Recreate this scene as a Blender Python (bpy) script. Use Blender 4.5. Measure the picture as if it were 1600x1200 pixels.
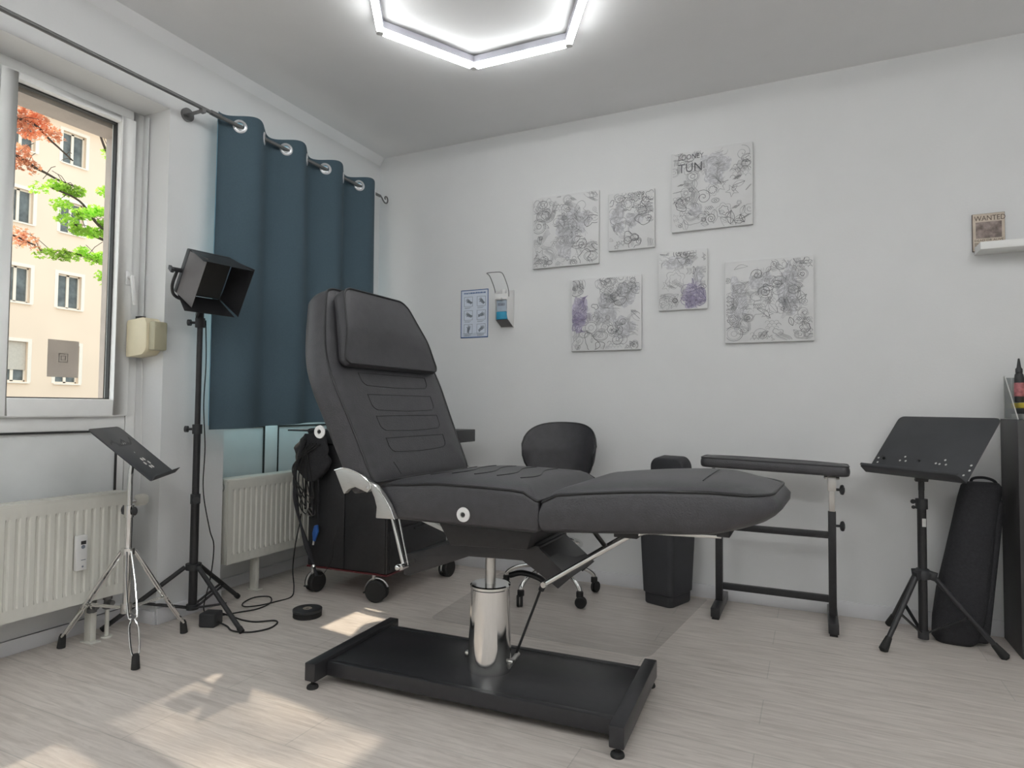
import bpy, bmesh, math, random
from mathutils import Vector, Matrix, noise
S = bpy.context.scene
for o in list(bpy.data.objects): bpy.data.objects.remove(o)
C = S.collection
PI = math.pi
def V(*a): return Vector(a)
sin, cos, R = math.sin, math.cos, math.radians

# ------------------------------------------------------------ camera, sky, sun, exposure
PITCH, YAW, ROLL, FPX = 0.03688, 0.44358, 0.00901, 990.0
fw = V(-sin(YAW)*cos(PITCH), cos(YAW)*cos(PITCH), sin(PITCH))
r0 = V(cos(YAW), sin(YAW), 0); u0 = r0.cross(fw)
rt = r0*cos(ROLL) + u0*sin(ROLL); up = -r0*sin(ROLL) + u0*cos(ROLL)
cam = bpy.data.objects.new('camera', bpy.data.cameras.new('camera')); C.objects.link(cam)
cam.data.sensor_width = 36; cam.data.lens = FPX/1600*36; cam.data.clip_start = .05; cam.data.clip_end = 300
cam.matrix_world = Matrix(((rt.x, up.x, -fw.x, 2.6623), (rt.y, up.y, -fw.y, -3.5254), (rt.z, up.z, -fw.z, 1.0), (0, 0, 0, 1)))
S.camera = cam

w = bpy.data.worlds.new('sky'); S.world = w; w.use_nodes = True
bg = w.node_tree.nodes['Background']
bg.inputs[0].default_value = (.90, .95, 1.0, 1); bg.inputs[1].default_value = 1.75

sd = bpy.data.lights.new('sun', 'SUN'); sd.energy = 5.4; sd.angle = R(1.1); sd.color = (1, .84, .68)
so = bpy.data.objects.new('sun', sd); C.objects.link(so)
sdir = V(.992, -.126, -1.18).normalized()
so.rotation_euler = sdir.to_track_quat('-Z', 'Y').to_euler()
HEX_EMIT, HEX_FILL = 18.0, 46.0

S.view_settings.view_transform = 'Standard'
S.view_settings.look = 'None'
S.view_settings.gamma = 1
S.view_settings.use_curve_mapping = False
S.view_settings.exposure = -0.08

# ------------------------------------------------------------ materials
def lin(c):
    return tuple((x/255/12.92 if x/255 <= .04045 else ((x/255+.055)/1.055)**2.4) for x in c)
def mat(name, col, rough=.5, metal=0, var=.06, scale=14, bump=0, bscale=60, spec=.5, emit=None, alpha=None, trans=0, stretch=None):
    m = bpy.data.materials.new(name); m.use_nodes = True
    N, L = m.node_tree.nodes, m.node_tree.links
    b = N['Principled BSDF']
    b.inputs['Roughness'].default_value = rough; b.inputs['Metallic'].default_value = metal
    b.inputs['Specular IOR Level'].default_value = spec
    c = lin(col) if max(col) > 1 else col
    tc = N.new('ShaderNodeTexCoord'); mp = N.new('ShaderNodeMapping')
    L.new(tc.outputs['Object'], mp.inputs[0])
    if stretch: mp.inputs['Scale'].default_value = stretch
    nz = N.new('ShaderNodeTexNoise'); nz.inputs['Scale'].default_value = scale; nz.inputs['Detail'].default_value = 4
    L.new(mp.outputs[0], nz.inputs[0])
    rp = N.new('ShaderNodeValToRGB')
    rp.color_ramp.elements[0].position = .3; rp.color_ramp.elements[1].position = .7
    rp.color_ramp.elements[0].color = (*[x*(1-var) for x in c], 1)
    rp.color_ramp.elements[1].color = (*[min(1, x*(1+var)) for x in c], 1)
    L.new(nz.outputs[0], rp.inputs[0]); L.new(rp.outputs[0], b.inputs['Base Color'])
    if bump:
        n2 = N.new('ShaderNodeTexNoise'); n2.inputs['Scale'].default_value = bscale; n2.inputs['Detail'].default_value = 3
        L.new(mp.outputs[0], n2.inputs[0])
        bp = N.new('ShaderNodeBump'); bp.inputs['Strength'].default_value = bump; bp.inputs['Distance'].default_value = .004
        L.new(n2.outputs[0], bp.inputs['Height']); L.new(bp.outputs[0], b.inputs['Normal'])
    if emit:
        b.inputs['Emission Color'].default_value = (*emit[0], 1); b.inputs['Emission Strength'].default_value = emit[1]
    if trans: b.inputs['Transmission Weight'].default_value = trans
    if alpha is not None: b.inputs['Alpha'].default_value = alpha
    m.diffuse_color = (*c, 1)
    return m
M = {}
M['wall'] = mat('wall_paint', (.76, .765, .765), .85, var=.012, scale=5, bump=.12, bscale=90)
M['ceil'] = mat('ceiling_paint', (.86, .86, .865), .9, var=.01, scale=5, bump=.1, bscale=80)
M['trim'] = mat('trim_paint', (.74, .74, .76), .5, var=.02)
M['pvc'] = mat('window_pvc', (.92, .925, .915), .35, var=.015)
M['panel'] = mat('window_panel', (.80, .82, .82), .4, var=.02)
M['gasket'] = mat('rubber_gasket', (.03, .03, .03), .6)
M['outwall'] = mat('outer_render', (.55, .48, .44), .9, bump=.4)
M['radiator'] = mat('radiator_enamel', (.72, .71, .65), .4, var=.02)
M['beige'] = mat('beige_plastic', (.78, .70, .50), .4, var=.03)
M['olive'] = mat('olive_beige_plastic', (.46, .43, .30), .45, var=.03)  # end cap tone, darker and more olive than the cover
M['white'] = mat('white_plastic', (.80, .80, .79), .35, var=.015)
M['shelfwhite'] = mat('white_lacquer', (.82, .82, .80), .4, var=.015)
M['leather'] = mat('black_leatherette', (.052, .051, .056), .42, var=.12, scale=30, bump=.25, bscale=220, spec=.5)
M['pipe'] = mat('leather_piping', (.016, .016, .018), .4)
M['black'] = mat('black_powder_coat', (.020, .020, .022), .42, var=.15, scale=60)
M['blackgloss'] = mat('black_steel_gloss', (.016, .016, .018), .22, var=.1, scale=40)
M['satin'] = mat('black_satin_steel', (.028, .028, .031), .33, var=.1, scale=40)
M['rubber'] = mat('black_rubber', (.018, .018, .018), .75)
M['plastic'] = mat('black_plastic', (.030, .031, .034), .5, var=.1)
M['bin'] = mat('anthracite_plastic', (.034, .035, .040), .55, var=.08, bump=.1, bscale=300)
M['desk'] = mat('grey_black_steel', (.045, .047, .052), .5, var=.06)
M['chrome'] = mat('chrome', (.80, .80, .79), .09, 1, var=.02)
M['steel'] = mat('brushed_steel', (.62, .61, .59), .28, 1, var=.05)
M['sheet'] = mat('stainless_sheet', (.60, .60, .58), .32, .85, var=.05, stretch=(3, 3, 30))
M['rodm'] = mat('curtain_rod_metal', (.20, .20, .20), .4, .6)
M['ring'] = mat('grommet_silver', (.82, .83, .85), .3, .75)
M['fabric'] = mat('nylon_fabric', (.026, .026, .030), .85, var=.2, scale=90, bump=.5, bscale=300)
M['ink'] = mat('drawing_ink', (.40, .40, .41), .8, var=.3, scale=30)
M['inkdark'] = mat('dark_drawing_ink', (.15, .15, .16), .8, var=.3)
M['purple'] = mat('purple_ink', (.27, .24, .35), .8, var=.4, scale=60)
M['shade'] = mat('pencil_shading', (.66, .66, .68), .9, var=.2, scale=80)
M['shadepurple'] = mat('purple_pencil_shading', (.55, .52, .61), .9, var=.25, scale=80)
M['canvas'] = mat('white_canvas', (.78, .78, .78), .9, var=.02, bump=.4, bscale=900)
M['blue'] = mat('blue_print', (.05, .12, .30), .6)
M['bluetint'] = mat('blue_plastic', (.03, .12, .42), .35)
M['paper'] = mat('poster_paper', (.68, .74, .84), .5, var=.02)
M['greyprint'] = mat('grey_print', (.22, .25, .30), .7, var=.3, scale=60)
M['red'] = mat('red_edge_trim', (.10, .014, .018), .5)
M['oldpaper'] = mat('aged_paper', (.60, .52, .43), .8, var=.1, scale=25)
M['brownink'] = mat('brown_ink', (.10, .07, .06), .8)
M['brownpic'] = mat('brown_picture', (.26, .21, .19), .8, var=.5, scale=45)
M['yellow'] = mat('yellow_card', (.80, .62, .05), .5)
M['pinklabel'] = mat('pink_label', (.38, .13, .14), .5, var=.5, scale=60)
M['label'] = mat('white_label', (.66, .66, .64), .5, var=.1)
M['carcass'] = mat('black_brown_wood', (.050, .049, .050), .5, var=.15, scale=8, stretch=(1, 1, .15))
M['liquid'] = mat('blue_liquid', (.04, .30, .48), .15, var=.15, scale=20)
M['bottlegrey'] = mat('grey_blue_bottle', (.40, .47, .55), .2, var=.05)
M['facade'] = mat('cream_facade', (.92, .74, .57), .9, var=.03, scale=.6, bump=.2)
M['surround'] = mat('facade_window_surround', (.93, .85, .73), .8, var=.02)
M['winglass'] = mat('far_window_glass', (.13, .15, .15), .12, var=.5, scale=2.5)
M['shutter'] = mat('far_roller_shutter', (.60, .55, .47), .7)
M['roof'] = mat('roof_tiles', (.40, .26, .20), .8, var=.2)
M['street'] = mat('street_ground', (.42, .41, .39), .9, var=.1, scale=2)
M['bark'] = mat('bark', (.07, .05, .04), .9, var=.3)
M['leafg'] = mat('green_leaves', (.42, .68, .10), .6, var=.45, scale=3)
M['leafr'] = mat('red_leaves', (.80, .34, .20), .6, var=.45, scale=3)
M['sticker'] = mat('grey_sticker', (.60, .56, .52), .6, var=.03)
M['stickerline'] = mat('sticker_print', (.48, .45, .42), .6)
M['bounce_lining'] = mat('curtain_bounce_lining', (.48, .78, .93), .9, var=.03)
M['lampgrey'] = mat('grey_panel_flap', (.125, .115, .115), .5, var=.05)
M['housing'] = mat('aluminium_housing', (.45, .45, .50), .4, .3)
M['led'] = mat('led_tube', (.9, .95, 1), .4, emit=((.985, 1.0, .99), HEX_EMIT))
M['led_fill'] = mat('led_tube_fill', (.9, .95, 1), .4, emit=((.985, 1.0, .99), HEX_FILL))  # tubes of the added fill lamps out of view
M['leddark'] = mat('unlit_led_panel', (.05, .05, .048), .4, var=.1)
for k in ('leafg', 'leafr', 'sticker', 'stickerline'):          # thin leaves let light through
    m = M[k]; N, L = m.node_tree.nodes, m.node_tree.links
    b = N['Principled BSDF']; tr = N.new('ShaderNodeBsdfTranslucent'); mx = N.new('ShaderNodeMixShader')
    src = b.inputs['Base Color'].links[0].from_socket
    L.new(src, tr.inputs[0]); mx.inputs[0].default_value = .55
    L.new(b.outputs[0], mx.inputs[1]); L.new(tr.outputs[0], mx.inputs[2]); L.new(mx.outputs[0], N['Material Output'].inputs[0])
def thin_glass(name, tint, refl=.08, rough=.0, fr=.4):
    m = bpy.data.materials.new(name); m.use_nodes = True
    N, L = m.node_tree.nodes, m.node_tree.links; N.clear()
    out = N.new('ShaderNodeOutputMaterial'); t = N.new('ShaderNodeBsdfTransparent'); g = N.new('ShaderNodeBsdfGlossy')
    t.inputs[0].default_value = (*tint, 1); g.inputs['Roughness'].default_value = rough
    mx = N.new('ShaderNodeMixShader'); lw = N.new('ShaderNodeLayerWeight'); lw.inputs[0].default_value = .25
    mu = N.new('ShaderNodeMath'); mu.operation = 'MULTIPLY_ADD'; mu.inputs[1].default_value = fr; mu.inputs[2].default_value = refl*.4
    L.new(lw.outputs['Fresnel'], mu.inputs[0]); L.new(mu.outputs[0], mx.inputs[0])
    L.new(t.outputs[0], mx.inputs[1]); L.new(g.outputs[0], mx.inputs[2]); L.new(mx.outputs[0], out.inputs[0])
    return m
M['glass'] = thin_glass('window_glass', (.96, .98, .97), .0, .0, .002)
M['acrylic'] = thin_glass('clear_acrylic', (.80, .82, .82), .3)
M['mat'] = thin_glass('clear_floor_vinyl', (.975, .975, .975), .02, .4, .12)
def fabric_mat():
    m = mat('teal_curtain_fabric', (.062, .104, .132), .85, var=.05, scale=120, bump=.25, bscale=500)
    return m
M['curtain'] = fabric_mat()
def floor_mat():
    m = bpy.data.materials.new('oak_vinyl_floor'); m.use_nodes = True
    N, L = m.node_tree.nodes, m.node_tree.links; b = N['Principled BSDF']
    b.inputs['Roughness'].default_value = .42; b.inputs['Specular IOR Level'].default_value = .4
    tc = N.new('ShaderNodeTexCoord'); mp = N.new('ShaderNodeMapping')
    mp.inputs['Rotation'].default_value = (0, 0, 0)
    L.new(tc.outputs['Object'], mp.inputs[0])
    br = N.new('ShaderNodeTexBrick'); br.offset = .37; br.inputs['Scale'].default_value = 1
    br.inputs['Brick Width'].default_value = 1.25; br.inputs['Row Height'].default_value = .19
    br.inputs['Mortar Size'].default_value = .0022; br.inputs['Mortar Smooth'].default_value = .5
    br.inputs['Color1'].default_value = (.68, .625, .585, 1); br.inputs['Color2'].default_value = (.71, .655, .615, 1)
    br.inputs['Mortar'].default_value = (.56, .525, .49, 1); br.inputs['Bias'].default_value = 0
    L.new(mp.outputs[0], br.inputs[0])
    m2 = N.new('ShaderNodeMapping'); m2.inputs['Scale'].default_value = (2.2, 26, 1); L.new(tc.outputs['Object'], m2.inputs[0])
    nz = N.new('ShaderNodeTexNoise'); nz.inputs['Scale'].default_value = 2.2; nz.inputs['Detail'].default_value = 9; nz.inputs['Roughness'].default_value = .68; nz.inputs['Distortion'].default_value = .8
    L.new(m2.outputs[0], nz.inputs[0])
    rp = N.new('ShaderNodeValToRGB'); rp.color_ramp.elements[0].position = .34; rp.color_ramp.elements[1].position = .62
    rp.color_ramp.elements[0].color = (.80, .78, .76, 1); rp.color_ramp.elements[1].color = (1.06, 1.06, 1.05, 1)
    L.new(nz.outputs[0], rp.inputs[0])
    mx = N.new('ShaderNodeMix'); mx.data_type = 'RGBA'; mx.blend_type = 'MULTIPLY'; mx.inputs[0].default_value = 1
    L.new(br.outputs[0], mx.inputs[6]); L.new(rp.outputs[0], mx.inputs[7]); L.new(mx.outputs[2], b.inputs['Base Color'])
    n3 = N.new('ShaderNodeTexNoise'); n3.inputs['Scale'].default_value = 5; L.new(tc.outputs['Object'], n3.inputs[0])
    mr = N.new('ShaderNodeMapRange'); mr.inputs[3].default_value = .32; mr.inputs[4].default_value = .5; L.new(n3.outputs[0], mr.inputs[0]); L.new(mr.outputs[0], b.inputs['Roughness'])
    bp = N.new('ShaderNodeBump'); bp.inputs['Strength'].default_value = .12; bp.inputs['Distance'].default_value = .003
    L.new(nz.outputs[0], bp.inputs['Height']); L.new(bp.outputs[0], b.inputs['Normal'])
    return m
M['floor'] = floor_mat()

# ------------------------------------------------------------ mesh helpers
def frame(d):
    d = Vector(d).normalized()
    a = V(0, 0, 1) if abs(d.z) < .9 else V(1, 0, 0)
    x = d.cross(a).normalized(); y = d.cross(x).normalized()
    return x, y, d
class MB:
    def __init__(s): s.v = []; s.f = []
    def add(s, vs, fs):
        n = len(s.v); s.v += [Vector(v) for v in vs]; s.f += [[i+n for i in f] for f in fs]; return s
    def box(s, lo, hi, rz=0, piv=None, mtx=None):
        x0, y0, z0 = lo; x1, y1, z1 = hi
        vs = [V(x, y, z) for z in (z0, z1) for y in (y0, y1) for x in (x0, x1)]
        if mtx: vs = [mtx @ v for v in vs]
        elif rz:
            p = Vector(piv) if piv else V((x0+x1)/2, (y0+y1)/2, 0)
            r = Matrix.Rotation(rz, 3, 'Z'); vs = [r @ (v-p)+p for v in vs]
        return s.add(vs, [[0, 2, 3, 1], [4, 5, 7, 6], [0, 1, 5, 4], [2, 6, 7, 3], [0, 4, 6, 2], [1, 3, 7, 5]])
    def bar(s, p0, p1, w, h, upv=None):
        p0, p1 = Vector(p0), Vector(p1); d = (p1-p0).normalized()
        u = Vector(upv) if upv else (V(0, 0, 1) if abs(d.z) < .95 else V(1, 0, 0))
        x = d.cross(u).normalized(); y = x.cross(d).normalized()
        vs = [p + x*a*w/2 + y*b*h/2 for p in (p0, p1) for a, b in ((-1, -1), (1, -1), (1, 1), (-1, 1))]
        return s.add(vs, [[0, 3, 2, 1], [4, 5, 6, 7], [0, 1, 5, 4], [1, 2, 6, 5], [2, 3, 7, 6], [3, 0, 4, 7]])
    def cyl(s, p0, p1, r0, r1=None, n=20):
        r1 = r0 if r1 is None else r1; p0, p1 = Vector(p0), Vector(p1); x, y, d = frame(p1-p0)
        vs = [p + (x*cos(2*PI*i/n)+y*sin(2*PI*i/n))*r for p, r in ((p0, r0), (p1, r1)) for i in range(n)]
        fs = [[i, (i+1) % n, n+(i+1) % n, n+i] for i in range(n)]
        return s.add(vs, fs+[list(range(n))[::-1], list(range(n, 2*n))])
    def lathe(s, prof, o, axis=(0, 0, 1), n=28):
        o = Vector(o); x, y, d = frame(axis); vs = []; fs = []
        for (r, h) in prof:
            vs += [o + d*h + (x*cos(2*PI*i/n)+y*sin(2*PI*i/n))*max(r, 1e-4) for i in range(n)]
        for k in range(len(prof)-1):
            fs += [[k*n+i, k*n+(i+1) % n, (k+1)*n+(i+1) % n, (k+1)*n+i] for i in range(n)]
        fs += [list(range(n))[::-1], [(len(prof)-1)*n+i for i in range(n)]]
        return s.add(vs, fs)
    def tube(s, pts, r, n=10, closed=False):
        pts = [Vector(p) for p in pts]; m = len(pts); vs = []; fs = []
        tan = []
        for i in range(m):
            a = pts[(i-1) % m] if (closed or i > 0) else pts[i]
            b = pts[(i+1) % m] if (closed or i < m-1) else pts[i]
            t = (b-a); tan.append(t.normalized() if t.length > 1e-9 else V(0, 0, 1))
        x, y, _ = frame(tan[0])
        for i in range(m):
            x = (x - tan[i]*x.dot(tan[i]))
            x = x.normalized() if x.length > 1e-6 else frame(tan[i])[0]
            y = tan[i].cross(x)
            rr = r[i] if isinstance(r, (list, tuple)) else r
            vs += [pts[i] + (x*cos(2*PI*k/n)+y*sin(2*PI*k/n))*rr for k in range(n)]
        for i in range(m if closed else m-1):
            j = (i+1) % m
            fs += [[i*n+k, i*n+(k+1) % n, j*n+(k+1) % n, j*n+k] for k in range(n)]
        if not closed: fs += [list(range(n))[::-1], [(m-1)*n+k for k in range(n)]]
        return s.add(vs, fs)
    def prism(s, poly, o, ex, ey, h):       # poly 2D, plane axes ex, ey, extruded by vector h
        o, ex, ey, h = Vector(o), Vector(ex), Vector(ey), Vector(h); n = len(poly)
        vs = [o+ex*a+ey*b for a, b in poly] + [o+ex*a+ey*b+h for a, b in poly]
        return s.add(vs, [list(range(n))[::-1], list(range(n, 2*n))] + [[i, (i+1) % n, n+(i+1) % n, n+i] for i in range(n)])
    def torus(s, o, axis, R_, r, n=32, k=8):
        x, y, d = frame(axis); o = Vector(o)
        return s.tube([o+(x*cos(2*PI*i/n)+y*sin(2*PI*i/n))*R_ for i in range(n)], r, k, True)
    def ball(s, c, r, n=14, sc=(1, 1, 1)):
        c = Vector(c); vs = []; fs = []; m = n//2
        for j in range(m+1):
            t = PI*j/m
            for i in range(n): vs.append(c+V(r*sc[0]*max(sin(t), 1e-3)*cos(2*PI*i/n), r*sc[1]*max(sin(t), 1e-3)*sin(2*PI*i/n), -r*sc[2]*cos(t)))
        for j in range(m): fs += [[j*n+i, j*n+(i+1) % n, (j+1)*n+(i+1) % n, (j+1)*n+i] for i in range(n)]
        return s.add(vs, fs)
ORG = {}
def tag(o, label=None, cat=None, group=None, kind=None):
    if label: o['label'] = label
    if cat: o['category'] = cat
    if group: o['group'] = group
    if kind: o['kind'] = kind
    return o
def thing(name, label, cat, loc=(0, 0, 0), group=None):
    o = bpy.data.objects.new(name, None); C.objects.link(o); o.location = loc; o.empty_display_size = .05
    ORG[o.name] = Vector(loc)
    return tag(o, label, cat, group)
def build(name, mb, m, parent=None, loc=None, bevel=0, smooth=40, label=None, seg=2):
    org = ORG[parent.name] if parent else Vector(loc if loc else (0, 0, 0))
    me = bpy.data.meshes.new(name)
    me.from_pydata([tuple(v-org) for v in mb.v], [], mb.f); me.materials.append(M[m] if isinstance(m, str) else m)
    bm = bmesh.new(); bm.from_mesh(me); bmesh.ops.remove_doubles(bm, verts=bm.verts, dist=1e-6)
    bmesh.ops.recalc_face_normals(bm, faces=bm.faces)
    if bevel:
        es = [e for e in bm.edges if len(e.link_faces) == 2 and e.calc_face_angle(0) > R(35)]
        bmesh.ops.bevel(bm, geom=es, offset=bevel, segments=seg, affect='EDGES', profile=.5, clamp_overlap=True)
    bm.to_mesh(me); bm.free()
    if smooth: me.shade_smooth(); me.set_sharp_from_angle(angle=R(smooth))
    o = bpy.data.objects.new(name, me); C.objects.link(o)
    if parent: o.parent = parent
    else: o.location = org
    ORG[o.name] = org
    if label: o['label'] = label
    return o
def solo(name, mb, m, label, cat, loc, group=None, **k):
    return tag(build(name, mb, m, None, loc, **k), label, cat, group)
def struct(name, mb, m, **k):
    o = build(name, mb, m, None, (0, 0, 0), **k); o['kind'] = 'structure'; return o
def bez(pts, n=10):                          # Catmull-Rom through points
    P = [Vector(p) for p in pts]; P = [P[0]*2-P[1]]+P+[P[-1]*2-P[-2]]; out = []
    for i in range(1, len(P)-2):
        for k in range(n):
            t = k/n; a, b, c, d = P[i-1:i+3]
            out.append(.5*((2*b)+(c-a)*t+(2*a-5*b+4*c-d)*t*t+(3*b-a-3*c+d)*t**3))
    out.append(P[-2]); return out
def rounded(poly, rad, seg=6, step=.035):
    n = len(poly); out = []
    for i in range(n):
        p = Vector(poly[i]); a = Vector(poly[i-1]); b = Vector(poly[(i+1) % n])
        r = rad[i] if isinstance(rad, (list, tuple)) else rad
        u, v_ = (a-p), (b-p); r2 = min(r, u.length*.49, v_.length*.49)
        p0 = p+u.normalized()*r2; p1 = p+v_.normalized()*r2
        for k in range(seg+1):
            t = k/seg; out.append(p0*(1-t)**2+p*2*t*(1-t)+p1*t*t)
    res = []
    for i in range(len(out)):
        a, b = out[i], out[(i+1) % len(out)]; L = (b-a).length
        if L < 1e-6: continue
        k = max(1, int(L/step)); res += [a+(b-a)*j/k for j in range(k)]
    return res
def inset(loop, d):
    xs = [p.x for p in loop]; ys = [p.y for p in loop]
    cx_, cy_ = (max(xs)+min(xs))/2, (max(ys)+min(ys))/2; hx, hy = (max(xs)-min(xs))/2, (max(ys)-min(ys))/2
    return [Vector((cx_+(p.x-cx_)*(1-d/hx), cy_+(p.y-cy_)*(1-d/hy))) for p in loop]
def polydist(p, loop):
    best = 9
    for i in range(len(loop)):
        a, b = loop[i], loop[(i+1) % len(loop)]; ab = b-a
        t = max(0, min(1, (p-a).dot(ab)/max(ab.dot(ab), 1e-9))); best = min(best, (p-a-ab*t).length)
    return best
def sstep(a, b, x):
    t = max(0, min(1, (x-a)/(b-a))); return t*t*(3-2*t)
def crownh(d, T, crown): return T+crown*(1-math.exp(-d/.045))
def cushion(loop, T, crown, F, bulge=.006, rb=.014):
    """soft slab: loop = outline, w 0..T+crown, F maps (u,v,w) to world"""
    mb = MB(); cen = sum(loop, Vector((0, 0)))/len(loop); n = len(loop); lev = []
    lev.append([(p, 0) for p in [cen+(q-cen)*.02 for q in loop]])
    lev.append([(p, 0) for p in [cen+(q-cen)*.6 for q in loop]])
    lev.append([(p, 0) for p in inset(loop, rb)])
    lev.append([(p, rb*.35) for p in inset(loop, rb*.35)])
    for t, b in ((.12, .3), (.3, .8), (.5, 1), (.7, .8), (.88, .3)): lev.append([(p, T*t+(rb*.6 if t < .2 else 0)*0) for p in inset(loop, -bulge*b)])
    lev.append([(p, T) for p in loop])
    for d in (.006, .016, .03, .05, .08): lev.append([(p, crownh(d, T, crown)) for p in inset(loop, d)])
    last = inset(loop, .08)
    for k in (.8, .55, .3, .02):
        lev.append([(cen+(q-cen)*k, crownh(.08+(1-k)*.2, T, crown)) for q in last])
    vs = [F(p.x, p.y, w) for L in lev for p, w in L]; fs = []
    for j in range(len(lev)-1):
        fs += [[j*n+i, j*n+(i+1) % n, (j+1)*n+(i+1) % n, (j+1)*n+i] for i in range(n)]
    fs += [list(range(n))[::-1], [(len(lev)-1)*n+i for i in range(n)]]
    return mb.add(vs, fs)
def piping(loop, T, F, r=.0045): return MB().tube([F(p.x, p.y, T+.001) for p in loop], r, 8, True)
def text_mesh(body, size, o, ex, ey, h=.001, align='LEFT', sx=1):
    cu = bpy.data.curves.new('t', 'FONT'); cu.body = body; cu.size = size; cu.align_x = align; cu.resolution_u = 3
    ob = bpy.data.objects.new('t', cu); C.objects.link(ob)
    dg = bpy.context.evaluated_depsgraph_get(); me = bpy.data.meshes.new_from_object(ob.evaluated_get(dg))
    vs = [Vector(o)+Vector(ex)*v.co.x*sx+Vector(ey)*v.co.y+Vector(ex).cross(Vector(ey))*h for v in me.vertices]
    fs = [list(p.vertices) for p in me.polygons]
    bpy.data.objects.remove(ob); bpy.data.curves.remove(cu); bpy.data.meshes.remove(me)
    return vs, fs

# ------------------------------------------------------------ room shell
H = 2.716; RX = 4.7; FY = -5.3; WX = -.04; NX = -.23; OX = -.42
struct('floor', MB().box((OX, FY-.15, -.15), (RX+.15, .15, 0)), 'floor', smooth=0)
struct('ceiling', MB().box((OX, FY-.15, H), (RX+.15, .15, H+.15)), 'ceil', smooth=0)
struct('wall_back', MB().box((WX, 0, 0), (RX+.15, .15, H)), 'wall', smooth=0)
struct('wall_front', MB().box((WX, FY-.15, 0), (RX+.15, FY, H)), 'wall', smooth=0)
struct('wall_right', MB().box((RX, FY, 0), (RX+.15, 0, H)), 'wall', smooth=0)
N1a, N1b = -3.30, -1.585       # niche of window 1
N2a, N2b = -1.24, -.17         # niche of window 2
LT = 2.38
wl = MB()
for a, b in ((FY-.15, N1a), (N1b, N2a), (N2b, .15)): wl.box((OX, a, 0), (WX, b, H))
for a, b in ((N1a, N1b), (N2a, N2b)):
    wl.box((OX, a, LT), (WX, b, H))
    wl.box((OX, a, 0), (NX, b, .55))
struct('wall_left', wl, 'wall', smooth=0)
# soft cove strips where the walls meet the ceiling
co = MB()
co.prism([(0, 0), (.035, 0), (0, -.05)], (WX, FY, H), (1, 0, 0), (0, 0, 1), (0, -FY, 0))
struct('trim_1', co, 'ceil', smooth=60)
def baseboard(name, runs):
    b = MB()
    for lo, hi in runs: b.box(lo, hi)
    return struct(name, b, 'trim', bevel=.003)
baseboard('baseboard_back', [((WX, -.014, 0), (RX, 0, .072))])
baseboard('baseboard_left', [((WX, N1b, 0), (WX+.013, N2a, .072)), ((WX, N2b, 0), (WX+.013, -.014, .072)), ((WX, FY, 0), (WX+.013, N1a, .072)),
    ((NX, N1a, 0), (NX+.012, N1b, .06)), ((NX, N2a, 0), (NX+.012, N2b, .06)), ((NX+.012, N1b-.012, 0), (WX, N1b, .06))])
baseboard('baseboard_right', [((RX-.014, FY, 0), (RX, -.014, .072))])

def window(name, ya, yb, sashes, with_handle):
    """pvc frame in the niche, x -.29..-.21; sashes = list of (glass y0, glass y1)"""
    f = MB(); x0, x1 = -.285, -.225
    zt = LT-.0
    f.box((x0, ya, .55), (x1, ya+.05, zt)); f.box((x0, yb-.05, .55), (x1, yb, zt))
    f.box((x0, ya+.05, zt-.05), (x1, yb-.05, zt)); f.box((x0, ya+.05, .88), (x1, yb-.05, .945)); f.box((x0, ya+.05, .55), (x1, yb-.05, .58))
    root = build(name, f, 'pvc', None, (0, 0, 0), bevel=.004); root['kind'] = 'structure'
    for k, (g0, g1) in enumerate(sashes):
        s = MB(); a, b = g0-.068, g1+.068; t0, t1 = .945, zt-.05; X0, X1 = -.275, -.205; gz0, gz1 = 1.02, 2.30
        s.box((X0, a, t0), (X1, g0, t1)); s.box((X0, g1, t0), (X1, b, t1)); s.box((X0, g0, t0), (X1, g1, gz0)); s.box((X0, g0, gz1), (X1, g1, t1))
        build('sash', s, 'pvc', root, bevel=.005)
        g = MB()
        for lo, hi in (((g0, gz0), (g0+.005, gz1)), ((g1-.005, gz0), (g1, gz1)), ((g0, gz0), (g1, gz0+.005)), ((g0, gz1-.006), (g1, gz1))):
            g.box((-.262, lo[0], lo[1]), (-.238, hi[0], hi[1]))
        build('gasket', g, 'gasket', root, label='black rubber seal')
        build('pane', MB().box((-.252, g0, gz0), (-.248, g1, gz1)), 'glass', root, smooth=0)
    # lower panels
    for k, (g0, g1) in enumerate(sashes):
        a, b = g0-.035, g1+.035
        build('lower_panel', MB().box((-.265, a, .58), (-.232, b, .88)), 'panel', root, smooth=0)
        g = MB()
        g.box((-.2315, a, .872), (-.2215, b, .880)); g.box((-.2315, b-.006, .58), (-.2215, b, .872)); g.box((-.2315, a, .58), (-.2215, a+.006, .872))
        build('gasket', g, 'gasket', root, label='black rubber seal')
        if k: f2 = MB().box((x0, sashes[k-1][1]+.035, .58), (x1, a, .88)); build('mullion', f2, 'pvc', root, bevel=.003)
    build('mullion', MB().box((x0, sashes[-1][1]+.035, .58), (x1, yb-.05, .88)).box((x0, ya+.05, .58), (x1, sashes[0][0]-.035, .88)), 'pvc', root, bevel=.003)
    if with_handle:
        for yh, in ((sashes[-1][1]+.050,),):
            h = build('window_handle', MB().box((-.205, yh-.014, 1.55), (-.197, yh+.014, 1.615)).cyl((-.2, yh, 1.585), (-.165, yh, 1.585), .009, n=12)
                .bar((-.165, yh-.009, 1.592), (-.160, yh+.006, 1.455), .016, .012), 'white', root, bevel=.003, label='white lever handle')
    return root
w1 = window('window_1', N1a, N1b, [(-3.18, -2.75), (-2.645, -2.25), (-2.126, -1.703)], True)
w2 = window('window_2', N2a, N2b, [(-1.165, -.835), (-.665, -.30)], False)
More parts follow.
